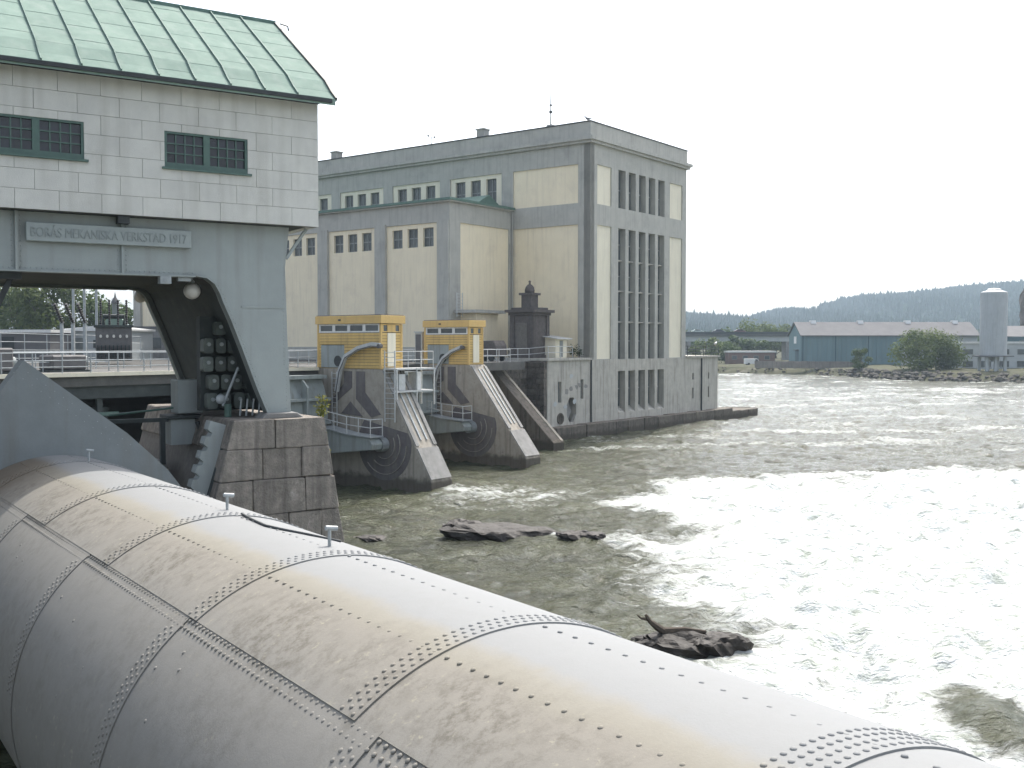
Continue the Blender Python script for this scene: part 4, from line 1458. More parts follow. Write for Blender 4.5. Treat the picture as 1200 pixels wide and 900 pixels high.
    MB().box(-.12, WX + .12, -.12, LY + .05, 29.2, 29.3).build('coping', M['dark_trim'], root)
    MB().box(WX - .28, WX, .02, LY, -1, TOP - .26).build('wall', M['render_grey'], root)
    # glazed ridge on the lower roof
    sk = MB().prism([(-4.6, 21.86), (-.4, 21.86), (-2.5, 22.95)], lambda a, b, d: (a, d, b), 10.0, 16.0)
    sk.build('skylight', M['copper_seam'], root)
    # roof vents
    for y, x in ((13.4, .8), (34.5, .8)):
        v = MB().box(x - .45, x + .45, y - .45, y + .45, 29.3, 30.1).box(x - .55, x + .55, y - .55, y + .55, 30.1, 30.22)
        v.build('roof_vent', M['render_grey'], root)
    # caged ladder and porch on the short return
    ld = MB()
    for x in (-9.3, -8.5):
        ld.box(x - .03, x + .03, 8.42, 8.48, 11.0, 13.2)
    for k in range(8):
        ld.box(-9.3, -8.5, 8.43, 8.47, 11.1 + k * .28, 11.14 + k * .28)
    ld.build('ladder', M['galv_light'], root)
    MB().box(-8.0, -4.8, 7.2, 9.09, 7.0, 11.35).build('porch', M['cream'], root)
    MB().box(-9.0, -4.3, 6.6, 9.08, 11.35, 11.62).build('porch_roof', M['render_grey'], root)
    # inside corner drain
    MB().tube([(-.15, 8.95, 21.4), (-.15, 8.95, 7)], .08, 6).build('drain_pipe', M['render_grey'], root)
power_house()

a = thing('roof_antenna', 'thin whip antenna mast standing on the power house roof', 'antenna', P.w(.6, 4.9, 29.3), P.rot)
MB().tube([(0, 0, 0), (0, 0, 3.4)], .075, 6, .045).build('mast', M['dark_trim'], a)
MB().box(-.12, .12, -.12, .12, 1.4, 1.6).box(-.12, .12, -.12, .12, 2.1, 2.2).build('collar', M['dark_trim'], a)
MB().box(-.3, .3, -.3, .3, 0, .25).build('foot', M['render_grey'], a)
a = thing('roof_instrument', 'small white instrument mast at the roof edge of the power house', 'antenna', P.w(.7, 20.2, 29.3), P.rot)
MB().tube([(0, 0, 0), (0, 0, .9)], .04, 6).tube([(-.5, 0, .85), (.5, 0, .85)], .03, 6).build('mast', M['galv_light'], a)
MB().lathe([(.02, .85), (.13, .95), (.13, 1.05), (.02, 1.15)], (.5, 0, 0), 8).lathe([(.02, .85), (.13, .95), (.13, 1.05), (.02, 1.15)], (-.5, 0, 0), 8).build('sensor', M['white_paint'], a)

def gull(label, loc, rz=0, s=1.0, grp=None, m='gull_white'):
    g = thing('gull', label, 'bird', loc, rz, grp)
    prof = [(-.26, .19, .012, .008), (-.16, .17, .045, .035), (-.05, .165, .085, .075), (.06, .18, .085, .08), (.13, .225, .055, .055), (.17, .29, .05, .05), (.21, .305, .04, .038), (.235, .298, .014, .012), (.29, .287, .004, .004)]
    v, f = [], []
    n = 8
    for x, z, rz_, ry in prof:
        for k in range(n):
            t = 2 * math.pi * k / n
            v.append((x * s, ry * s * math.cos(t), (z + rz_ * math.sin(t)) * s))
    for i in range(len(prof) - 1):
        for k in range(n):
            f.append((i * n + k, i * n + (k + 1) % n, (i + 1) * n + (k + 1) % n, (i + 1) * n + k))
    MB().add(v, f).build('body', M[m], g, smooth=True)
    for sgn in (-1, 1):
        MB().add([(.1 * s, sgn * .07 * s, .22 * s), (-.05 * s, sgn * .1 * s, .21 * s), (-.34 * s, sgn * .03 * s, .2 * s), (-.1 * s, sgn * .085 * s, .12 * s), (.08 * s, sgn * .085 * s, .14 * s)], [(0, 1, 2, 3, 4)]).build('wing', M['gull_grey'], g, fix=False)
        MB().tube([(0, sgn * .03 * s, .11 * s), (.01 * s, sgn * .03 * s, 0), (.05 * s, sgn * .03 * s, 0)], .008 * s, 5).build('leg', M['orange'], g)
gull('dark gull perched on the top corner of the power house', P.w(.3, .5, 29.3), R(200), 1.5, m='gull_grey')

# terrace furniture in front of the power house
def turret():
    root = thing('stone_turret', 'dark stone monument with stepped cornice and small domed top on the terrace', 'monument', P.w(-5.2, 3.2, 7.0), P.rot)
    MB().box(-1.35, 1.35, -1.35, 1.35, 0, .5).build('base', M['turret'], root, bevel=.03)
    MB().box(-1.22, 1.22, -1.22, 1.22, .5, 4.1).build('shaft', M['turret'], root, bevel=.02)
    for x in (-1.05, 1.05):
        for y, s in ((-1.27, 1), (1.27, 1)):
            MB().box(x - .22, x + .22, y - .06, y + .06, .5, 4.1).build('pilaster', M['turret'], root)
    for y in (-1.05, 1.05):
        for x in (-1.27, 1.27):
            MB().box(x - .06, x + .06, y - .22, y + .22, .5, 4.1).build('pilaster', M['turret'], root)
    MB().box(-1.25, -1.215, -.6, .6, .6, 3.4).build('door', M['joint'], root)
    MB().box(-1.4, 1.4, -1.4, 1.4, 4.1, 4.35).box(-1.65, 1.65, -1.65, 1.65, 4.353, 4.6).build('cornice', M['turret'], root)
    MB().box(-1.2, 1.2, -1.2, 1.2, 4.6, 4.8).box(-.55, .55, -.55, .55, 4.803, 5.95).build('lantern', M['turret'], root)
    MB().box(-.72, .72, -.72, .72, 5.95, 6.15).build('cornice', M['turret'], root)
    MB().lathe([(.44, 6.15), (.46, 6.4), (.38, 6.7), (.2, 6.9), (.1, 6.95), (.09, 7.12), (.13, 7.2), (.02, 7.3)], n=14).build('dome', M['turret'], root, smooth=True)
turret()

r_ = thing('terrace_shelter', 'small cream kiosk with white lean-to roof beside the dark stone turret', 'kiosk', P.w(-3.6, 1.6, 7.2), P.rot)
MB().box(-.9, .9, -.8, .8, 0, 1.75).build('wall', M['cream_pale'], r_)
MB().prism([(-1.25, 1.72), (1.15, 2.05), (1.15, 2.13), (-1.25, 1.80)], lambda a, b, d: (d, a, b), -1.25, 1.15).build('roof', M['galv_light'], r_)
MB().prism([(-.8, 1.752), (.8, 1.752), (.8, 1.98), (-.8, 1.78)], lambda a, b, d: (d, a, b), -.9, .9).build('gable', M['cream_pale'], r_)
MB().box(-.25, .25, -.83, -.8, .1, 1.6).build('door', M['win_frame'], r_)

def dry_plant(loc, h, n, seed, label):
    rnd = random.Random(seed)
    root = thing('shrub', label, 'plant', loc, 0, 'straggly plants along the terrace edge')
    st, v, f = MB(), [], []
    for i in range(n):
        a = rnd.uniform(0, 6.28)
        t = Vector((math.cos(a) * h * .6 * rnd.random(), math.sin(a) * h * .6 * rnd.random(), h * rnd.uniform(.6, 1)))
        st.tube([(0, 0, 0), t * .5 + Vector((0, 0, .1)), t], .018, 4, .008)
        for k in range(14):
            p = t * rnd.uniform(.4, 1.05) + Vector((rnd.gauss(0, .12), rnd.gauss(0, .12), rnd.gauss(0, .1)))
            d = Vector((rnd.gauss(0, 1), rnd.gauss(0, 1), rnd.gauss(0, 1))).normalized()
            e = d.orthogonal().normalized()
            o = len(v)
            v += [p, p + d * .09 + e * .05, p + d * .18, p + d * .09 - e * .05]
            f.append((o, o + 1, o + 2, o + 3))
    st.build('stem', M['bark'], root)
    MB().add(v, f).build('foliage', M['leaf_dark'], root, fix=False)
dry_plant(P.w(-2.1, .5, 7.22), 1.1, 8, 3, 'straggly dark shrub by the white-roofed kiosk on the terrace')
dry_plant(P.w(-1.2, .4, 7.22), .8, 6, 5, 'low straggly shrub against the corner pilaster of the terrace')

# glass booth and dark covered cart near the second hut
r_ = thing('glass_booth', 'grey framed glass booth beside the second yellow hut', 'booth', P.w(-17.0, 1.0, 7.0), P.rot)
fr = MB()
for x in (-.9, .9):
    for y in (-.8, .8):
        fr.box(x - .05, x + .05, y - .05, y + .05, 0, 2.5)
fr.build('frame', M['galv'], r_)
MB().box(-1, 1, -.95, .95, 2.5, 2.62).build('roof', M['galv'], r_)
MB().box(-.87, -.85, -.75, .75, .1, 2.48).build('glass', mat('booth_glass', (.08, .16, .13), None, 2, .1), r_)
MB().box(-.85, .85, .78, .80, .1, 2.48).build('glass', M['bldg_glass'], r_)
MB().box(-.95, .95, -.83, -.80, 0, .9).build('panel', M['galv'], r_)
r_ = thing('covered_cart', 'low dark tarpaulin-covered cart behind the terrace railing', 'cart', P.w(-11.6, 3.0, 7.0), P.rot)
MB().prism([(-1.5, .5), (1.5, .5), (1.3, 1.35), (.9, 1.75), (-1.1, 1.8), (-1.4, 1.4)], lambda a, b, d: (d, a, b), -.8, .8).build('tarpaulin', M['turret'], r_, bevel=.05, jitter=.02)
for y in (-.9, .9):
    for x in (-.72, .72):
        MB().lathe([(.3, -.08), (.3, .08)], (x, y, .3), 12, 'x').build('wheel', M['dark_trim'], r_)
MB().box(-.7, .7, -1.4, 1.4, .42, .52).build('chassis', M['dark_trim'], r_)

# ------------------------------------------------------------------ sluices
def sluice_pier(t0, s0, hs0, hs1, back, width, label, g):
    """t0,s0: near corner of its nose; the body runs back along +y"""
    root = thing('sluice_pier', label, 'pier', P.w(t0, s0, 0), P.rot, g)
    T = lambda y, z, d: (d, y, z)
    poly = [(0, -1.5), (0, .55), (hs0, 7.0), (back, 7.0), (back, -1.5)]
    MB().prism(poly, T, 0, width).build('pier_body', M['pier_conc'], root, bevel=.03)
    # sloping face: kerb strips, rail grooves, lighter lower slab
    n = Vector((0, -6.45, hs0)).normalized()
    n = Vector((0, -6.45, 0)) ; d = Vector((0, hs0, 6.45)).normalized()
    nn = Vector((0, -d.z, d.y))
    def strip(x0, x1, f0, f1, th, name, m):
        L = math.hypot(hs0, 6.45)
        p0 = Vector((0, 0, .55)) + d * (L * f0)
        p1 = Vector((0, 0, .55)) + d * (L * f1)
        q = []
        for p in (p0, p1):
            for x in (x0, x1):
                q += [(x, p.y + nn.y * -.02, p.z + nn.z * -.02), (x, p.y + nn.y * th, p.z + nn.z * th)]
        MB().add(q, [(0, 1, 3, 2), (4, 6, 7, 5), (0, 4, 5, 1), (2, 3, 7, 6), (1, 5, 7, 3), (0, 2, 6, 4)]).build(name, M[m], root)
    strip(.0 + .02, .30, .31, .98, .07, 'kerb', 'concrete')
    strip(width - .30, width - .02, .31, .98, .07, 'kerb', 'concrete')
    strip(.62, .72, .36, .95, .06, 'rail', 'galv')
    strip(width - .72, width - .62, .36, .95, .06, 'rail', 'galv')
    strip(.02, width - .02, .02, .29, .06, 'slab', 'concrete')
    # dark sealing plates and wear rings on the near side; y from nose, z
    def plate(pts, name='seal_plate', m='seal', d0=-.035, d1=.01):
        MB().prism(pts, T, d0, d1).build(name, M[m], root)
    h = hs0 - 3.95            # second pier is a little longer
    k = h * 1.0
    plate([(7.03 + k, 6.84), (6.36 + k, 6.84), (6.37 + k, 5.85), (8.2 + k, 4.62), (8.4 + k, 4.78), (7.05 + k, 6.1)])
    plate([(6.0 + k, 6.84), (5.27 + k, 6.84), (5.25 + k, 5.58), (3.95 + k, 4.3), (4.75 + k, 4.1), (6.02 + k, 5.18)])
    plate([(6.5 + k, 5.0), (5.45 + k, 4.12), (7.3 + k, 4.25)])
    cy, cz = 3.68 + k, 2.55
    ring = [(cy + 2.15 * math.cos(R(a)), cz + 2.15 * math.sin(R(a))) for a in range(-200, 46, 10)]
    ring = [(y, max(.25, z)) for y, z in ring]
    ring = [(max(y, (z - .55) / 6.45 * hs0 + .12), z) for y, z in ring]
    plate([(2 * cy - y if False else y, z) for y, z in ring], 'wear_plate', 'seal', -.02, .01)
    for r, a0, a1 in ((.85, -120, 30), (1.28, -130, 35), (1.78, -140, 5)):
        arc = MB()
        pr = None
        for a in range(a0, a1 + 1, 10):
            # angles run downstream (-y) side
            y, z = cy - r * math.cos(R(a)), cz + r * math.sin(R(a))
            lim = (z - .55) / 6.45 * hs0 + .1
            if pr and y > lim:
                arc.beam((-.035, pr[0], pr[1]), (-.035, y, z), .03, .10, up=(1, 0, 0))
            pr = (y, z)
        arc.build('wear_ring', M['seal_strip'], root)
    MB().lathe([(.42, -.55), (.42, -.02)], (0, cy, cz), 14, 'x').lathe([(.25, -.68), (.25, -.55)], (0, cy, cz), 14, 'x').build('trunnion', M['galv'], root)
    return root, cy + s0, cz

def hut(t0, y0, y1, w, label):
    root = thing('sluice_hut', label, 'hut', P.w(t0, y0, 7.0), P.rot, 'yellow huts on the sluice piers')
    L = y1 - y0
    H = 3.1
    MB().box(.06, w - .06, .06, L - .06, 0, 2.7).build('core', M['steel_dark'], root)
    bh = .178
    wall = MB().box(.04, w - .04, .04, L - .04, 0, .03).build('wall', M['yellow'], root)
    door = (L - 2.3, L - .25, .05, 1.42)      # on the near long side
    for j in range(12):
        z0, z1 = .04 + j * bh, .04 + (j + 1) * bh - .018
        # near long side, lapped boards
        segs = [(.0, L)] if not (z0 < door[3]) else [(0, door[0]), (door[1], L)]
        for (a, b) in segs:
            MB().add([(-.01, a, z0), (-.035, a, z0), (-.012, a, z1), (.05, a, z1), (.05, a, z0), (-.01, b, z0), (-.035, b, z0), (-.012, b, z1), (.05, b, z1), (.05, b, z0)],
                     [(0, 1, 2, 3, 4), (9, 8, 7, 6, 5), (1, 6, 7, 2), (2, 7, 8, 3), (0, 5, 6, 1), (3, 8, 9, 4), (4, 9, 5, 0)]).build('weatherboard', M['yellow'], wall)
        # river end
        MB().add([(0.052, -.01, z0), (0.052, -.035, z0), (.052, -.012, z1), (.052, .05, z1), (w, -.01, z0), (w, -.035, z0), (w, -.012, z1), (w, .05, z1)],
                 [(0, 1, 2, 3), (7, 6, 5, 4), (1, 5, 6, 2), (2, 6, 7, 3), (0, 4, 5, 1), (3, 7, 4, 0)]).build('weatherboard', M['yellow'], wall)
    MB().box(0.05, w, L - .05, L + .01, 0, 2.7).box(w - .05, w + .01, .05, L - .06, 0, 2.7).build('wall', M['yellow'], root)
    for (x, y) in ((-.05, -.05), (-.05, L - .06), (w - .08, -.05)):
        MB().box(x, x + .12, y, y + .12, 0, 2.7).build('corner_board', M['orange'], root)
    # strip windows under the fascia
    z0, z1 = 2.2, 2.68
    MB().box(-.03, .05, .08, L - .07, 2.19, 2.24).box(-.03, .05, .08, L - .07, 2.66, 2.71).build('window_rail', M['white_paint'], root)
    n = max(3, int(L / 1.25))
    st = (L - .16) / n
    for i in range(n):
        a = .08 + st * i
        wn = MB().slab(lambda y, z, d: (-d, y, z), a, a + st, z0 + .04, z1 - .02, [(a + .12, a + st - .12, z0 + .08, z1 - .06)], -.05, .02).build('window', M['white_paint'], root)
        MB().box(.02, .035, a + .12, a + st - .12, z0 + .08, z1 - .06).build('pane', M['bldg_glass'], wn)
    wn = MB().slab(lambda x, z, d: (x, -d, z), .1, w - .1, z0, z1, [(.22, .55, z0 + .06, z1 - .06), (w - .55, w - .22, z0 + .06, z1 - .06)], -.045, .02).build('window', M['orange'], root)
    for a in (.22, w - .55):
        MB().box(a, a + .33, .02, .035, z0 + .06, z1 - .06).build('pane', M['bldg_glass'], wn)
    MB().slab(XZ, w * .4 - .2, w * .4 + .5, .15, 2.15, [], .036, .06).build('door', M['cream_pale'], root)
    # steel hatch plate the lifting arm passes through
    MB().slab(YZ, door[0], door[1], door[2], door[3], [], -.03, .02).build('hatch_plate', M['gate_steel'], root)
    MB().lathe([(.34, -.03), (.34, -.015)], (0, (door[0] + door[1]) / 2 - .45, .45), 14, 'x').build('arm_slot', M['dark_trim'], root)
    MB().box(-.16, w + .16, -.18, L + .12, 2.72, 3.2).build('fascia', M['orange'], root, bevel=.01)
    MB().box(-.1, w + .1, -.1, L + .05, 3.2, 3.25).build('roof', M['roof_grey'], root)
    MB().box(-.19, -.16, L * .6, L * .6 + .2, 2.9, 3.0).build('lamp_bracket', M['dark_trim'], root)
    return root

def lift_arm(t, pts, label):
    root = thing('curved_lift_arm', label, 'gate arm', P.w(t, pts[0][0], pts[0][1]), P.rot, 'curved lifting arms of the sluice gates')  # a curved lifting arm of the sluice gate, standing free of the hut
    o = (0, pts[0][0], pts[0][1])
    q = [(0, y, z) for y, z in pts]
    b = MB(o)
    for i in range(len(q) - 1):
        b.beam(q[i], q[i + 1], .16, .26, up=(0, 0, 1))
    b.build('arm', M['galv_light'], root)
    b = MB(o)
    for i in range(len(q) - 1):
        b.beam((-.09, q[i][1], q[i][2] - .1), (-.09, q[i + 1][1], q[i + 1][2] - .1), .03, .07)
    b.build('rack_strip', M['tank_grey'], root)
    MB(o).lathe([(.13, -.14), (.13, .14)], (0, q[-1][1], q[-1][2] - .05), 12, 'x').build('pin', M['tank_grey'], root)
    return root

def gate_arm(t, cy, cz, back, label):
    """tapered arm from the gate leaf (at +y) down to the trunnion, with a railed walkway on top"""
    root = thing('sluice_gate', label, 'sluice gate', P.w(t, cy, 0), P.rot, 'steel sluice gates between the piers')
    L = back - cy
    poly = [(-.35, cz - .22), (-.45, cz + .1), (-.15, cz + .45), (L, cz + .45 + L * .115), (L, cz - .25 - L * .118)]
    MB().prism(poly, lambda y, z, d: (d, y, z), -1.5, -.62).build('arm', M['gate_steel'], root, bevel=.03)
    MB().box(-1.55, -.57, -.1, L, cz - .02, cz + .03).build('web_line', M['gate_steel'], root) if False else None
    wk = cz + .47
    MB().prism([(-.4, wk + .02), (1.6, wk + .12), (L, wk + L * .118), (L, wk + L * .118 + .06), (1.6, wk + .18), (-.4, wk + .08)], lambda y, z, d: (d, y, z), -1.62, -.5).build('walkway', M['galv'], root)
    # skin plate of the gate across the opening
    return root, L, wk

def skin_leaf(t0, t1, s, z0, z1, label, g):
    root = thing('gate_leaf', label, 'sluice gate', P.w(t0, s, 0), P.rot, g)
    W_ = t1 - t0
    pl, pb = [], []
    for k in range(9):
        f = k / 8
        z = z0 + (z1 - z0) * f
        y = -.55 * math.sin(math.pi * f) * 1.0
        pl.append((y, z)); pb.append((y + .12, z))
    MB().prism(pl + pb[::-1], lambda y, z, d: (d, y, z), 0, W_).build('skin_plate', M['gate_steel'], root)
    MB().box(0, W_, -.5, .12, z1, z1 + .22).build('top_girder', M['gate_steel'], root)
    for i in range(1, 5):
        x = W_ * i / 5
        MB().prism([(-.45, z1 - .02), (-.95, z1 - .5), (-.8, z0 + .6), (-.3, z0 + .1)], lambda y, z, d: (d, y, z), x - .06, x + .06).build('rib', M['gate_steel'], root)
    for f in (.35, .7):
        z = z0 + (z1 - z0) * f
        MB().box(.02, W_ - .02, -.85, -.45, z - .08, z + .08).build('girder', M['gate_steel'], root)
    return root

g_ = 'concrete piers between the sluice gates'
_, c1y, c1z = sluice_pier(-38.2, -13.7, 3.95, None, 16, 1.85, 'nearest concrete sluice pier with sloping rail-topped nose, under the larger yellow hut', g_)
_, c2y, c2z = sluice_pier(-24.86, -10.7, 5.0, None, 14, 1.75, 'middle concrete sluice pier under the smaller yellow hut, its sloping nose in the foam', g_)
h1 = hut(-38.2, -9.75, -4.4, 1.8, 'yellow boarded sluice hut nearest the gate house, with curved arm through its grey plate')
h2 = hut(-24.86, -5.6, -1.45, 1.6, 'smaller yellow boarded sluice hut next to the glass booth')
lift_arm(-38.5, [(-6.3, 5.6), (-6.6, 6.9), (-7.1, 7.75), (-8.2, 8.25), (-9.3, 8.47), (-9.95, 8.42)], 'thick curved grey lifting arm in front of the larger yellow hut')
lift_arm(-25.1, [(-2.6, 5.8), (-2.9, 6.8), (-3.4, 7.45), (-4.2, 7.95), (-5.2, 8.3)], 'curved grey lifting arm in front of the smaller yellow hut')
# dark anchor brackets behind the arms
# abutment pier and dark masonry quay under the terrace
ab = thing('abutment_pier', 'dark stained sloping abutment pier below the terrace railing', 'pier', P.w(-13.8, -5.4, 0), P.rot)
MB().prism([(0, -1.5), (0, .5), (6.9, 6.95), (14, 6.95), (14, -1.5)], lambda y, z, d: (d, y, z), 0, 1.5).build('pier_body', M['abut_conc'], ab, bevel=.03)
MB().prism([(.05, .62), (6.9, 7.02), (6.9, 6.9), (.05, .5)], lambda y, z, d: (d, y, z), 1.15, 1.48).build('kerb', M['pier_conc'], ab)

mw = thing('quay_wall', 'dark rough masonry quay wall with pale stains between the sluices and the power house', 'wall', P.w(-12, 0, 0), P.rot)
MB().box(0.1, 4.95, 2.1, 9.0, -1.5, 6.9).build('core', M['joint'], mw)
for j in range(15):
    z0 = -.4 + j * .485
    # face looking across the sluice (y+) and the river face
    x = 0.0 + (.3 if j % 2 else 0)
    while x < 5.0:
        l = random.uniform(.6, 1.15)
        b = min(5.0, x + l)
        MB().box(x + .012, b - .012, 1.9 - random.uniform(0, .06), 2.3, z0 + .012, z0 + .473).build('stone', M['masonry'], mw, bevel=.025, jitter=.012)
        x = b
MB().box(-.05, 5.02, 1.75, 9, 6.92, 7.0).build('coping', M['concrete'], mw)
mw2 = thing('wing_wall', 'dark rough masonry side wall under the terrace at the left end of the power house base', 'wall', P.w(-7.0, 0, 0), P.rot)
MB().box(-.15, -.02, .05, 1.9, -1.5, 6.95).build('core', M['joint'], mw2)
for j in range(15):
    z0 = -.4 + j * .485
    y = (.02 if j % 2 else -.0)
    for (a, b) in (((0, .9), (.9, 1.85)) if j % 2 else ((0, .5), (.5, 1.3), (1.3, 1.85))):
        MB().box(-.45 - random.uniform(0, .05), -.1, a + .012, b - .012, z0 + .012, z0 + .473).build('stone', M['masonry'], mw2, bevel=.025, jitter=.012)

# steel gates
ga, L1, wk1 = gate_arm(-38.2, c1y, c1z, -6.2, 'grey steel sluice gate arm with railed walkway beside the nearest sluice pier')
gb, L2, wk2 = gate_arm(-24.86, c2y, c2z, -2.4, 'grey steel sluice gate arm with railed walkway beside the middle sluice pier')
skin_leaf(-48.6, -38.9, -5.4, 2.3, 6.4, 'grey ribbed gate leaf in the opening beside the gate house leg', 'gate leaves across the sluice openings')
skin_leaf(-36.2, -25.4, -2.4, 2.2, 6.3, 'grey ribbed gate leaf between the two yellow hut piers', 'gate leaves across the sluice openings')
skin_leaf(-22.9, -14.0, 1.6, 2.2, 6.0, 'grey ribbed gate leaf between the middle pier and the abutment', 'gate leaves across the sluice openings')
def walk_rail(t, cy, wk, L, label):
    pts = [P.w(t - 1.55, cy + L * .98, wk + L * .118 + .05), P.w(t - 1.55, cy + 1.6, wk + .2), P.w(t - 1.55, cy - .35, wk + .08), P.w(t - .55, cy - .35, wk + .08)]
    railing(pts, label, 1.0, 1.0, (1.0, .52), .028, 'galv_light', group='walkway railings on the sluice gates')
walk_rail(-38.2, c1y, wk1, L1, 'pale pipe railing on the gate arm nearest the granite pier')
walk_rail(-24.86, c2y, wk2, L2, 'pale pipe railing on the gate arm beside the middle sluice pier')

# ladders, platform beside the first hut
def ladder(loc, rz, h, label, w=.42):
    root = thing('ladder', label, 'ladder', loc, rz, 'steel ladders on the sluice piers')
    for x in (-w / 2, w / 2):
        MB().box(x - .03, x + .03, -.02, .02, 0, h).build('rail', M['galv_light'], root)
    n = int(h / .3)
    me = None
    for k in range(n):
        if me is None:
            o = MB().box(-w / 2, w / 2, -.015, .015, -.015, .015).build('rung', M['galv_light'], root)
            me = o.data
        else:
            o = link('rung', me, root)
        o.location = (0, 0, .2 + k * .3)
ladder(P.w(-38.35, -10.6, 3.9), P.rot + R(90), 4.2, 'white steel ladder rising past the larger hut onto its platform', .8)
ladder(P.w(-25.05, -2.9, 3.4), P.rot + R(90), 3.5, 'pale steel ladder on the middle pier behind the gate arm')
ladder(P.w(-38.4, -6.0, 3.2), P.rot + R(90), 3.6, 'pale steel ladder at the back of the nearest sluice pier')
pf = thing('service_platform', 'two-level white steel service platform at the river end of the larger hut', 'platform', P.w(-38.2, -10.5, 5.0), P.rot)
MB().box(.1, 3.6, -.4, .7, 1.95, 2.05).build('upper_deck', M['galv_light'], pf)
MB().box(.1, 3.4, -.4, .7, .62, .72).build('lower_deck', M['galv_light'], pf)
for x in (.15, 1.9, 3.5):
    for y in (-.38, .66):
        MB().box(x - .04, x + .04, y - .04, y + .04, -1.4 if x < 1.8 else -.2, 2.05).build('post', M['galv_light'], pf)
MB().box(.55, 1.1, -.2, .5, .73, 1.7).build('control_cabinet', M['galv_light'], pf)
MB().box(2.1, 2.5, -.2, .5, .73, 1.8).build('control_cabinet', M['white_paint'], pf)
railing([P.w(-38.1, -10.8, 7.05), P.w(-34.7, -10.8, 7.05), P.w(-34.7, -9.85, 7.05)], 'white pipe railing round the service platform of the larger hut', 1.0, 1.1, (1, .5), .025, 'galv_light')

# deck over the sluices
dk = thing('sluice_deck', 'long concrete service deck carried across the sluice openings', 'bridge', P.w(-38, 0, 6.5), P.rot)
MB((-38, 0, 6.5)).prism([(-110, -4.35), (-36.2, -4.35), (-36.2, -1.2), (-12, -1.2), (-12, 4.55), (-110, 4.55)], lambda a, b, d: (a, b, d), 6.35, 7.0).build('deck_slab', M['deck_conc'], dk)
MB((-38, 0, 6.5)).box(-110, -38.3, -4.55, -4.352, 6.86, 7.06).build('edge_kerb', M['cream_pale'], dk)
MB((-38, 0, 6.5)).box(-110, -38.3, -4.2, -3.9, 5.7, 6.346).build('girder', M['steel_dark'], dk)
MB((-38, 0, 6.5)).box(-110, -51.6, 1.0, 1.3, -1, 6.346).build('back_wall', M['steel_dark'], dk)
for k in range(10):
    t = -53 - k * 3.1
    MB((-38, 0, 6.5)).box(t - .15, t + .15, -4.1, -3.9, -1, 5.69).build('post', M['steel_dark'], dk)
for z in (3.6, 4.9):
    MB((-38, 0, 6.5)).box(-95, -52, -4.22, -4.11, z - .09, z + .09).build('cross_rail', M['green_paint'], dk)
MB((-38, 0, 6.5)).box(-95, -52, -3.2, -2.9, .5, 5.2).build('stop_log', M['steel_dark'], dk)
railing([P.w(-95, -4.45, 7.06), P.w(-38.4, -4.45, 7.06)], 'grey pipe railing along the near edge of the sluice deck', 1.0, 1.55, (1, .62, .3), .03, 'galv', toe=False)
railing([P.w(-95, 4.4, 7.0), P.w(-12.2, 4.4, 7.0)], 'grey pipe railing along the far edge of the sluice deck', 1.05, 1.9, (1, .5), .03, 'galv')
railing([P.w(-13.7, 2.0, 7.0), P.w(-7.1, 1.9, 7.05), P.w(-6.9, -.05, 7.22), P.w(-3, -.05, 7.22)], 'grey pipe railing round the terrace in front of the stone turret', 1.05, 1.7, (1, .5), .03, 'galv_light')
railing([P.w(-23, -1.1, 7.0), P.w(-13.9, -1.1, 7.0), P.w(-13.7, 1.9, 7.0)], 'pale pipe railing from the smaller hut past the glass booth', 1.05, 1.6, (1, .5), .03, 'galv_light')
railing([P.w(19.5, -.1, 7.2), P.w(27.1, -.1, 7.2), P.w(27.1, 8, 7.2)], 'dark pipe railing on the right wing of the power house base', 1.05, 1.7, (1, .66, .33), .035, 'steel_dark')
gull('white gull perched on the railing of the right wing', P.w(26.3, -.1, 8.25), R(60), 1.6)

# ------------------------------------------------------------------ across the river
def warehouse():
    x0, y0 = 85.0, 309.0
    root = thing('warehouse', 'long blue-green warehouse with grey pitched roof on the far shore', 'warehouse', (x0, y0, 2.0), 0)
    Lx, Wd, E_, Rg = 29.0, 14.0, 9.0, 12.8
    n = 0
    x = 0
    while x < Lx - .1:
        b = min(Lx, x + 1.45)
        MB().box(x + .03, b - .03, 0 + (.0 if n % 7 else .08), .25, .0, E_).build('wall_panel', M['teal'], root)
        x = b; n += 1
    MB().box(.02, Lx, .26, Wd, 0, E_).build('wall', M['teal'], root)
    for xx in (0.0, 9.6, 19.2):
        MB().box(xx, xx + .28, -.12, -.01, 0, E_).build('pilaster', M['teal_dark'], root)
    g = [(.3, 0), (Wd, 0), (Wd, E_), (Wd / 2, Rg), (.3, E_)]
    MB().prism(g, lambda a, b, d: (d, a, b), -.2, .02).build('gable', M['teal'], root)
    MB().box(-.3, -.21, 3.3, 6.6, 0, 4.6).build('door', M['teal_dark'], root)
    MB().box(-.9, -.2, 3.0, 6.9, 4.6, 4.8).build('door_canopy', M['roof_grey'], root)
    MB().box(-.29, -.21, 5.6, 8.2, 6.6, 8.7).build('sign_panel', M['white_paint'], root)
    for s, (a, b, c, d) in enumerate((((-.6), E_ - .25, Wd / 2, Rg), (Wd + .6, E_ - .25, Wd / 2, Rg))):
        MB().prism([(a, b), (c, d), (c, d + .25), (a, b + .25)], lambda p, q, r: (r, p, q), -.7, 52).build('roof', M['roof_grey'], root)
    MB().box(Lx + .01, 51.5, .6, Wd, 0, E_).build('wall', M['pale_wall'], root)
    for k in range(4):
        MB().prism([(Wd / 2 - 1.2, Rg - .3), (Wd / 2 + 1.2, Rg - .3), (Wd / 2 + .8, Rg + .7), (Wd / 2 - .8, Rg + .7)], lambda p, q, r: (r, p, q), 4.2 + 14.1 * k, 5.7 + 14.1 * k).build('roof_light', M['white_paint'], root)
warehouse()
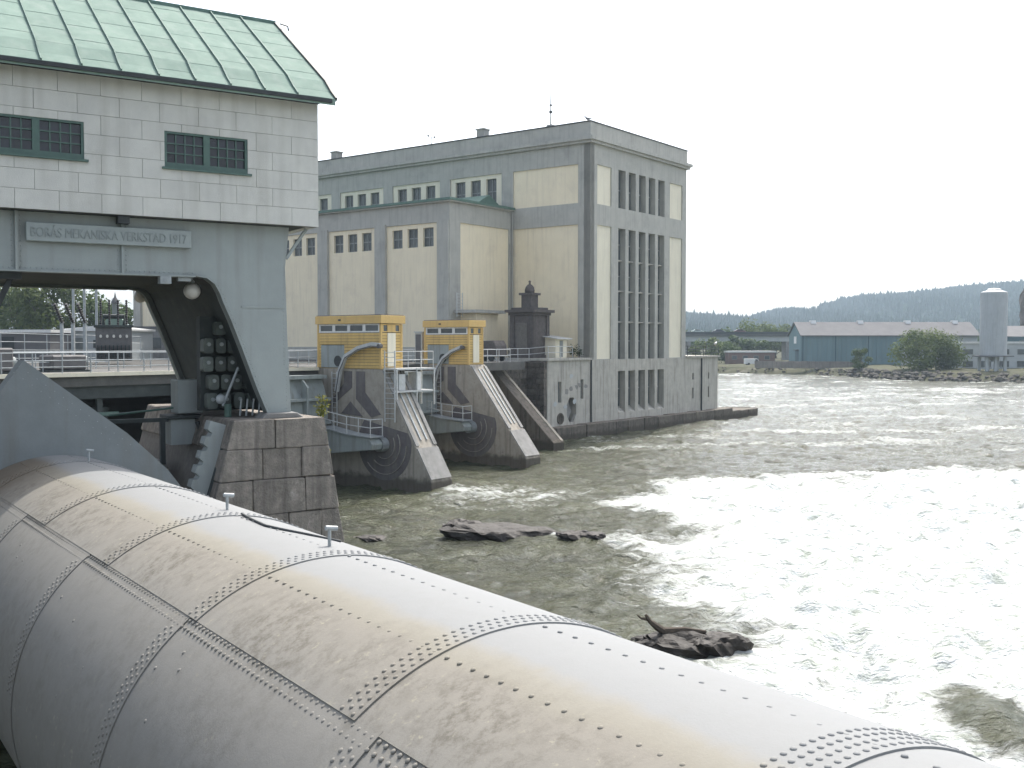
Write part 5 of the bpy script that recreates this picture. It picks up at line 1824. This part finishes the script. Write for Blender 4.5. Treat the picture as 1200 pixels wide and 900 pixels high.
w_ = thing('shore_wall', 'low brownish concrete wall along the far shore below the warehouse', 'wall', (70, 304.5, 1.6), math.atan2(-16, 28))
for k in range(16):
    MB().box(k * 1.9 + .02, k * 1.9 + 1.88, 0, .3, 0, 2.0 + random.uniform(-.05, .05)).build('wall_panel', M['cliff'], w_)

s_ = thing('silo', 'tall pale grey cylindrical silo on concrete legs at the far shore', 'silo', (115.8, 254, 1.8), 0)
MB().lathe([(3.0, 3.9), (3.05, 4.2), (3.05, 19.0), (2.9, 19.15), (1.2, 19.7), (.02, 19.8)], n=32).build('shell', M['silo'], s_, smooth=False)
for k in range(5):
    MB().lathe([(3.05, 6.6 + 2.5 * k - .03), (3.1, 6.6 + 2.5 * k - .03), (3.1, 6.6 + 2.5 * k + .03), (3.05, 6.6 + 2.5 * k + .03)], n=32).build('seam_band', M['silo'], s_)
MB().lathe([(1.5, 3.9), (.5, 2.6), (.4, 2.4)], n=16).build('hopper', M['silo'], s_)
MB().lathe([(1.5, 19.6), (1.6, 19.75), (1.2, 20.0), (.1, 20.1)], n=16).build('cap', M['white_paint'], s_)
for x in (-2.4, -.3, 2.0):
    for y in (-2.0, 2.0):
        MB().box(x - .3, x + .3, y - .3, y + .3, 0, 3.6).build('leg', M['pale_wall'], s_)
MB().box(-3.6, 3.6, -3.2, 3.2, 3.6, 3.89).build('platform', M['roof_grey'], s_)

def far_building(label, x, y, w, d, h, m, roof='flat', wins=(), z=2.0, name='factory_building', cat='building'):
    root = thing(name, label, cat, (x, y, z), 0)
    MB().box(0, w, 0, d, 0, h).build('wall', M[m], root)
    if roof == 'flat':
        MB().box(-.3, w + .3, -.3, d + .3, h, h + .5).build('roof', M['white_paint'], root)
    else:
        MB().prism([(-.4, h), (d + .4, h), (d / 2, h + roof)], lambda a, b, q: (q, a, b), -.3, w + .3).build('roof', M['roof_grey'], root)
    for (a, b, c, e) in wins:
        f = MB().box(a, b, -.08, -.01, c, e).build('window', M['win_frame'], root)
        MB().box(a + .1, b - .1, -.12, -.081, c + .1, e - .1).build('pane', M['bldg_glass'], f)
    return root
far_building('pale low factory building with white roof edge behind the silo', 113.5, 268, 40, 12, 6.6, 'pale_wall', 'flat', [(1 + 4.6 * k, 3.6 + 4.6 * k, 3.8, 5.2) for k in range(8)] + [(1 + 4.6 * k, 3.6 + 4.6 * k, .6, 2.2) for k in range(8)])
far_building('grey hall with pitched roof rising behind the factory at the right', 134, 285, 50, 16, 8.5, 'teal_dark', 3.0, [(3 + 7 * k, 7 + 7 * k, 5.5, 7.5) for k in range(6)])
far_building('low reddish brick shed with pale roof edge on the far shore', 68.0, 331, 14.5, 6, 3.6, 'brick_far', 'flat', [(1.0 + 3.4 * k, 2.6 + 3.4 * k, 1.4, 2.6) for k in range(4)], z=2.2, name='brick_shed', cat='shed')

# viaduct with cars
VY = 384.0
vd = thing('viaduct', 'long grey road viaduct crossing behind the far shore', 'bridge', (60, VY, 2.4), 0)
MB().box(-60, 46, 0, 9, 8.9, 10.0).build('deck', M['roof_grey'], vd)
MB().box(-60, 46, .8, 1.2, 7.0, 8.89).box(-60, 46, 7.5, 7.9, 7.0, 8.89).build('girder', M['pale_wall'], vd)
MB().box(-60, 46, -.25, -.01, 9.6, 10.5).build('parapet', M['dark_trim'], vd)
for k in range(6):
    MB().box(-50 + 18 * k, -48.8 + 18 * k, 1, 7.6, 0, 6.99).build('column', M['concrete'], vd)
def car(label, px, m, rz=0):
    root = thing('car', label, 'car', (px, VY + 3, 12.4), rz, 'cars on the viaduct')
    side = [(-2.1, .3), (2.1, .3), (2.15, .75), (1.3, .95), (.7, 1.42), (-.9, 1.45), (-1.7, 1.0), (-2.15, .9)]
    MB().prism(side, lambda a, b, d: (a, d, b), -.85, .85).build('body', M[m], root, bevel=.05)
    MB().prism([(1.15, .97), (.65, 1.35), (-.85, 1.38), (-1.5, 1.02)], lambda a, b, d: (a, d, b), -.87, .87).build('window', M['glass'], root)
    for x in (-1.3, 1.3):
        for y in (-.8, .8):
            MB().lathe([(.33, -.1), (.33, .1)], (x, y, .33), 12, 'y').build('wheel', M['dark_trim'], root)
car('pale greenish car at the left end of the viaduct', 68.0, 'car_a')
car('small dark blue car in the middle of the three on the viaduct', 75.5, 'car_b', R(180))
car('dark red-brown car on the viaduct nearest the warehouse', 83.5, 'car_c')

# small white things on the shore
for i, (px, py, y, lb) in enumerate(((892, 422.5, 308, 'taller white gull standing on the far bank left of the warehouse'), (902, 423, 307, 'smaller white gull standing on the far bank right of its neighbour'))):
    p = at(px, py, y)
    gull(lb, (p.x, p.y, 2.15), R(70 * i), 3.2 if i == 0 else 2.4, 'gulls on the far bank')
v_ = thing('white_van', 'white van parked left of the warehouse on the far shore', 'van', (72.5, 318, 2.1), R(8))
MB().prism([(-2.4, .35), (2.4, .35), (2.4, 1.0), (1.7, 1.2), (1.2, 1.95), (-2.4, 2.0)], lambda a, b, d: (a, d, b), -.95, .95).build('body', M['white_paint'], v_, bevel=.05)
MB().prism([(1.55, 1.22), (1.15, 1.8), (.5, 1.82), (.5, 1.22)], lambda a, b, d: (a, d, b), -.97, .97).build('window', M['glass'], v_)
for x in (-1.5, 1.5):
    for y in (-.9, .9):
        MB().lathe([(.36, -.1), (.36, .1)], (x, y, .36), 12, 'y').build('wheel', M['dark_trim'], v_)

# rock face at the right edge
rf_ = MB()
n, mm = 22, 14
vs, fs = [], []
for i in range(n + 1):
    for j in range(mm + 1):
        x = i / n * 60
        zt = 24.5 + 3 * math.sin(i * .5) - (6 - x) * .6 * (x < 6)
        z = zt * j / mm
        vs.append((x - .06 * (zt - z) * (1 if i == 0 else 0) + random.uniform(-.5, .5), (mm - j) * -.28 + 1.4 * math.sin(i * 1.7) + random.uniform(-.6, .6), z))
for i in range(n):
    for j in range(mm):
        a = i * (mm + 1) + j
        fs.append((a, a + mm + 1, a + mm + 2, a + 1))
o = len(vs)
for i in range(n + 1):
    q = vs[i * (mm + 1) + mm]
    vs.append((q[0] + 22, q[1] + 30, q[2] + 1)); vs.append((q[0] + 22, q[1] + 30, 0))
for i in range(n):
    fs.append((i * (mm + 1) + mm, (i + 1) * (mm + 1) + mm, o + 2 * (i + 1), o + 2 * i))
    fs.append((o + 2 * i, o + 2 * i + 2, o + 2 * i + 3, o + 2 * i + 1))
fs.append(tuple(range(0, mm + 1)) + (o, o + 1))
c_ = rf_.add(vs, fs).build('rock_cliff', M['cliff'], fix=False)
c_.location = (149.5, 312, 2.0)
tag(c_, 'steep grey-brown cut rock face at the right edge behind the silo', 'cliff')

tree('willow_bush', 'big rounded green bush on the far shore in front of the warehouse', (103.0, 262, 1.7), 9.8, 7.6, 5.3, 8500, .33, 'leaf_light', .1, None, 'bush', 30, 2)
tree('shore_shrub', 'small dark green bush by the water left of the big rounded one', (92.5, 279.5, 1.4), 6.0, 2.7, 3.1, 1700, .26, 'leaf', .1, None, 'bush', 14, 3)
tree('shore_tree', 'bright green bushy tree below the left end of the viaduct', (62.5, 340, 2.3), 9.0, 4.6, 4.6, 1600, .42, 'leaf_light', .12, 'trees below the viaduct', 'tree', 16, 4)
tree('shore_tree', 'darker green bushy tree right of the bright one below the viaduct', (69.5, 343, 2.3), 6.6, 4.4, 3.3, 1500, .4, 'leaf', .12, 'trees below the viaduct', 'tree', 16, 5)
for i, (x, y, h, lb) in enumerate(((80, 372, 9.0, 'first dull green tree under the viaduct, nearest the brick shed'), (88, 374, 7.5, 'second dull green tree under the viaduct, nearest the warehouse gable'), (97, 420, 15.5, 'tall green tree rising above the viaduct left of the warehouse ridge'), (106, 425, 14, 'broad green tree behind the left end of the warehouse ridge'))):
    tree('bank_tree', lb, (x, y, 2.4), h, h * .55, h * .48, 2600, .6, 'leaf' if i < 2 else 'leaf_light', .15, 'trees round the viaduct', 'tree', 16, 20 + i)
tree('shore_shrub', 'green shrub at the right edge beside the silo legs', (126, 251, 1.7), 3.6, 2.6, 1.8, 900, .25, 'leaf', .1, None, 'bush', 10, 9)
# more trees massed between the shore and the hills: one far-off belt
rng = np.random.default_rng(11)
v, f = [], []
for i in range(240):
    x, y = rng.uniform(40, 330), rng.uniform(470, 760)
    h = rng.uniform(6, 11)
    for k in range(60):
        d = rng.normal(0, 1, 3); d /= np.linalg.norm(d)
        c = np.array([x, y, 5 + h * .55]) + d * np.array([h * .42, h * .42, h * .5]) * rng.uniform(.6, 1.05)
        e = rng.normal(0, 1, 3); e /= np.linalg.norm(e)
        g = np.cross(d, e); g /= max(1e-6, np.linalg.norm(g))
        o = len(v)
        v += [tuple(c - e * 1.1), tuple(c - g * .8), tuple(c + e * 1.1), tuple(c + g * .8)]
        f.append((o, o + 1, o + 2, o + 3))
kind(tag(MB().add(v, f).build('woodland_belt', M['leaf'], fix=False), 'belt of green woodland between the far shore and the hills', 'woodland'), 'stuff')

# ------------------------------------------------------------------ switchyard and trees seen through the portal
tl = ((-92, 196, 15.5, 'leaf', 'pale green roadside tree at the far left beyond the switchyard'), (-84, 190, 17.5, 'leaf_light', 'tallest light green tree beyond the switchyard'), (-78.5, 196, 14.5, 'leaf', 'middle green tree beyond the switchyard, right of the tallest'), (-72.5, 205, 11.8, 'leaf', 'dense green tree beyond the switchyard left of the small turret'), (-66, 200, 10.4, 'leaf_dark', 'dark green tree beyond the switchyard behind the insulators'), (-100, 205, 14, 'leaf_light', 'light green tree leftmost beyond the low shed'), (-60, 204, 9.8, 'leaf_dark', 'dark green tree beside the end of the power house'))
for i, (x, y, h, m, lb) in enumerate(tl):
    tree('roadside_tree', lb, (x, y, 6.9), h - 3.0, 6.0, (h - 3) * .45, 3000, .42, m, .2, 'trees beyond the switchyard', 'tree', 22, 40 + i)

sh = thing('switchyard_shed', 'low pale shed with flat white roof edge in the switchyard', 'shed', at(75, 412, 108) * 1.0, R(-6))
sh.location.z = 6.9
MB().box(0, 7.2, 0, 5, 0, 2.9).build('wall', M['pale_wall'], sh)
MB().prism([(-.2, 2.9), (7.4, 2.9), (7.4, 3.1), (3.6, 3.45), (-.2, 3.1)], lambda a, b, d: (a, d, b), -.3, 5.3).build('roof', M['white_paint'], sh)
MB().box(1.0, 2.2, -.06, -.01, .1, 2.2).build('door', M['win_frame'], sh)
MB().box(3.2, 5.8, -.06, -.01, 1.2, 2.0).build('window', M['bldg_glass'], sh)
sh = thing('storage_shed', 'darker low shed with white roof edge at the left of the switchyard', 'shed', at(-12, 412, 104), R(-6))
sh.location.z = 6.9
MB().box(0, 6.3, 0, 5, 0, 2.7).build('wall', M['roof_grey'], sh)
MB().box(-.2, 6.5, -.2, 5.2, 2.7, 3.0).build('roof', M['white_paint'], sh)
MB().box(1.0, 2.6, -.06, -.01, .1, 2.3).build('door', M['dark_trim'], sh)
sh = thing('control_building', 'grey flat-roofed switchyard building behind the insulators', 'building', at(112, 412, 118), R(-6))
sh.location.z = 6.9
MB().box(0, 9.5, 0, 6, 0, 3.3).build('wall', M['concrete'], sh)
MB().box(-.2, 9.7, -.2, 6.2, 3.3, 3.55).build('roof', M['roof_grey'], sh)
for k in range(3):
    MB().box(.8 + 2.7 * k, 2.3 + 2.7 * k, -.06, -.01, 1.1, 2.3).build('window', M['bldg_glass'], sh)

# transformer with bushings
TR = at(134, 412, 84)
tr = thing('transformer', 'dark grey power transformer with black bushings and a row of white discs', 'transformer', (TR.x, TR.y, 6.9), R(20))
MB().box(-2.1, 2.1, -1.1, 1.1, .3, 3.3).build('tank', M['tank_grey'], tr, bevel=.04)
MB().box(-2.3, 2.3, -1.3, 1.3, 3.3, 3.5).build('lid', M['steel_dark'], tr)
for k in range(9):
    MB().box(-1.9 + .45 * k, -1.78 + .45 * k, -1.5, -1.11, .6, 1.7).build('cooling_fin', M['steel_dark'], tr)
for k in range(5):
    MB().lathe([(.15, -.12), (.15, .0)], (-1.5 + .75 * k, -1.12, 2.5), 12, 'y').build('disc', M['porcelain'], tr)
for k in range(4):
    x = -1.5 + 1.0 * k
    pr = []
    for j in range(12):
        pr += [(.16, 3.5 + j * .2), (.1, 3.6 + j * .2)]
    MB().lathe(pr, (x, 0, 0), 10).build('bushing', M['black_ins'], tr)
tr.scale = (.64, .9, .88)
MB().tube([(-1.2, .6, 3.5), (-1.2, .6, 4.3), (1.2, .6, 4.3), (1.2, .6, 3.5)], .22, 8).build('conservator', M['steel_dark'], tr)
# slanted cable-end insulators on posts
for i, (px, lb) in enumerate(((73, 'leftmost slanted black insulator on its grey post in the switchyard'), (86, 'middle slanted black insulator on its grey post in the switchyard'), (100, 'rightmost slanted black insulator on its grey post in the switchyard'))):
    b = at(px, 412, 78)
    r_ = thing('insulator_post', lb, 'insulator', (b.x, b.y, 6.9), 0, 'slanted insulators in the switchyard')
    MB().box(-.1, .1, -.1, .1, 0, 3.2).build('post', M['galv'], r_)
    ib = MB()
    q0, q1 = Vector((.05, 0, 3.1)), Vector((-.55, 0, 4.6))
    ib.tube([q0, q1], .07, 8)
    for j in range(9):
        c = q0.lerp(q1, (j + .5) / 9)
        d = (q1 - q0).normalized() * .05
        ib.tube([c - d, c + d], .19, 10, .08)
    ib.build('insulator', M['black_ins'], r_)
# steel gantry posts and wires
for i, (px, top, lb) in enumerate(((87, 336, 'leftmost of three thin grey gantry poles in the switchyard'), (100, 336, 'middle of three thin grey gantry poles in the switchyard'), (114, 336, 'rightmost of three thin grey gantry poles in the switchyard'))):
    b = at(px, 412, 88)
    r_ = thing('gantry_pole', lb, 'pole', (b.x, b.y, 6.9), 0, 'gantry poles in the switchyard')
    MB().tube([(0, 0, 0), (0, 0, 7.2)], .11, 7).build('pole', M['galv'], r_)
    MB().box(-.5, .5, -.05, .05, 6.2, 6.3).build('crossarm', M['galv'], r_)
b = at(136, 412, 140)
r_ = thing('clock_turret', 'small roof turret with green copper base rising beyond the switchyard', 'turret', (b.x, b.y, 6.9), R(15))
r_.scale = (.5, .5, .74)
MB().box(-3, 3, -3, 3, 0, 5.4).build('wall', M['pale_wall'], r_)
MB().prism([(-3.2, 5.4), (3.2, 5.4), (1.0, 7.4), (-1.0, 7.4)], lambda a, b_, d: (a, d, b_), -3.1, 3.1).build('roof', M['copper'], r_)
MB().box(-.75, .75, -.75, .75, 7.4, 9.4).build('lantern', M['win_frame'], r_)
MB().lathe([(1.1, 9.4), (.9, 9.9), (.3, 10.5), (.05, 11.4)], n=8).build('spire', M['roof_grey'], r_)
# posts, cabinet and signs on the deck side
b = at(98, 430, 57)
r_ = thing('control_cabinet', 'pale blue-grey control cabinet fixed to the deck railing', 'cabinet', tuple(P.w(-60.5, -4.3, 7.0)), P.rot)
MB().box(-.55, .55, -.15, .3, .5, 2.0).build('body', M['galv_light'], r_, bevel=.02)
for x in (-.45, .45):
    MB().box(x - .04, x + .04, .0, .1, 0, .5).build('leg', M['galv'], r_)
r_ = thing('notice_board', 'small pale yellow notice board on the deck railing', 'sign', tuple(P.w(-63.2, -2.0, 7.0)), P.rot)
MB().box(-.03, .03, -.03, .03, 0, 1.3).build('post', M['galv'], r_)
MB().box(-.42, .42, -.06, -.03, 1.2, 1.85).build('board', M['sign_yellow'], r_)
for i, (t, sy, w, h, lb) in enumerate(((-66.5, -1.5, 2.2, 1.1, 'low grey-green winch cover on the deck left of the pale notice board'), (-57.0, -1.0, 1.6, 1.3, 'taller grey-green winch cover on the deck right of the blue-grey control cabinet'), (-52.5, .2, 2.0, .9, 'low grey-green winch cover on the deck nearest the portal leg'))):
    r_ = thing('deck_winch', lb, 'winch', tuple(P.w(t, sy, 7.0)), P.rot, 'winches on the sluice deck')
    MB().box(-w / 2, w / 2, -.7, .7, .1, h).build('cover', M['tank_grey'], r_, bevel=.08)
    MB().box(-w / 2 - .2, w / 2 + .2, -.8, .8, 0, .1).build('bedplate', M['steel_dark'], r_)
    MB().lathe([(.3, -.15), (.3, .15)], (w / 2 + .2, 0, .55), 14, 'x').build('drum', M['gate_steel'], r_)
railing([P.w(-95, -.2, 7.0), P.w(-50, -.2, 7.0)], 'grey pipe railing along the middle of the sluice deck', 1.05, 1.3, (1, .5), .03, 'galv')
r_ = thing('tall_cabinet', 'tall narrow dark grey cabinet at the back of the smaller hut', 'cabinet', tuple(P.w(-24.6, -.85, 7.0)), P.rot)
MB().box(-.35, .45, -.35, .35, 0, 2.35).build('body', M['render_grey'], r_, bevel=.02)
MB().box(-.4, .5, -.4, .4, 2.35, 2.42).build('top', M['galv_light'], r_)
MB().box(-.37, -.351, -.25, .25, .15, 2.2).build('door', M['tank_grey'], r_)
# wire fence line of the switchyard
railing([at(-60, 412, 70) * 1.0, at(165, 412, 92)], 'tall grey wire fence in front of the switchyard', 2.4, 2.4, (1.0, .75, .5, .25), .03, 'galv', 'switchyard_fence')
for o in bpy.data.objects:
    if o.name.startswith('switchyard_fence'):
        o.location.z = 6.9
        o['category'] = 'fence'

# ------------------------------------------------------------------ rocks and drift in the river
def rock(label, loc, sx, sy, sz, rz, seed, group=None, tilt=0):
    rnd = random.Random(seed)
    b = bmesh.new()
    bmesh.ops.create_icosphere(b, subdivisions=4, radius=1)
    off = rnd.uniform(0, 50)
    for v in b.verts:
        c = v.co
        n = float(fbm(np.array([c.x * 1.6 + off + c.z]), np.array([c.y * 1.6 + off - c.z * .7]), 6, seed, .62)[0])
        v.co = Vector((c.x * sx, c.y * sy, c.z * sz)) * (.45 + 1.05 * n)
        v.co.z += tilt * v.co.x
        v.co.z = v.co.z * (1 if v.co.z < sz * .55 else .75)
    me = bpy.data.meshes.new('river_rock')
    b.to_mesh(me); b.free()
    me.materials.append(M['rock'])
    o = link('river_rock', me, None, loc, (0, 0, rz))
    tag(o, label, 'rock', group)
rock('long low dark rock breaking the surface in mid stream', (-.5, 46.2, .0), 2.5, 1.1, .72, R(8), 3, tilt=-.09)
rock('sloping left end of the long mid stream rock, pale wave washing it', (-2.0, 46.5, .2), 1.0, .8, .6, R(-10), 12, tilt=-.1)
rock('small dark rock just right of the long mid stream rock', (3.1, 45.6, .05), 1.15, .7, .5, R(5), 4)
rock('small dark rock awash near the granite pier', (-6.2, 46.3, -.14), .75, .5, .26, R(0), 5)
rock('dark flat rock with driftwood caught on it close to the roller drum', (4.75, 29.2, -.02), 1.6, .9, .58, R(-12), 6)
rock('dark wet rock at the right of the driftwood, half under foam', (5.75, 28.9, .05), .9, .6, .6, R(20), 8)
dw = thing('driftwood_stump', 'broken dark branch stump sticking up from the rock near the drum', 'driftwood', (3.95, 29.2, .4), 0)
MB().tube([(.5, .1, -.1), (.1, 0, .2), (-.1, 0, .36), (-.22, 0, .55)], .13, 7, .04).build('trunk', M['bark'], dw)
MB().tube([(-.1, 0, .4), (-.32, .05, .42), (-.45, .05, .52)], .05, 6, .02).build('branch', M['bark'], dw)
MB().tube([(.3, .05, .05), (.9, .1, .08), (1.5, .15, .0)], .12, 7, .06).build('branch', M['bark'], dw)

# yellow-green weeds on the corner of the granite pier
wd = thing('pier_weeds', 'yellow-green weeds growing down the top corner of the granite pier', 'plant', G.w(10.35, 25.4, 6.6), G.rot)
rnd = random.Random(5)
v, f = [], []
st = MB()
for i in range(9):
    e = Vector((rnd.uniform(-.1, .25), rnd.uniform(-.3, .3), rnd.uniform(-.9, .95)))
    st.tube([(0, 0, 0), e * .5 + Vector((.05, 0, .05)), e], .012, 4, .006)
    for k in range(16):
        p = e * rnd.uniform(.2, 1.05) + Vector((rnd.gauss(0, .05), rnd.gauss(0, .05), rnd.gauss(0, .05)))
        d = Vector((rnd.gauss(0, 1), rnd.gauss(0, 1), rnd.gauss(0, 1))).normalized()
        g = d.orthogonal().normalized()
        o = len(v)
        v += [p, p + d * .05 + g * .03, p + d * .1, p + d * .05 - g * .03]
        f.append((o, o + 1, o + 2, o + 3))
st.build('stem', M['leaf_light'], wd)
MB().add(v, f).build('foliage', M['leaf_yellow'], wd, fix=False)

# ------------------------------------------------------------------ the air
hz_ = MB().box(-3200, 3200, -120, 3300, -2.8, 330)
hm = bpy.data.materials.new('haze_air')
hm.use_nodes = True
hm.node_tree.nodes.clear()
ou = hm.node_tree.nodes.new('ShaderNodeOutputMaterial')
pv = hm.node_tree.nodes.new('ShaderNodeVolumePrincipled')
pv.inputs['Color'].default_value = (.66, .84, 1.0, 1)
pv.inputs['Density'].default_value = .0002
pv.inputs['Anisotropy'].default_value = .3
hm.node_tree.links.new(pv.outputs[0], ou.inputs['Volume'])
kind(hz_.build('haze', hm), 'stuff')
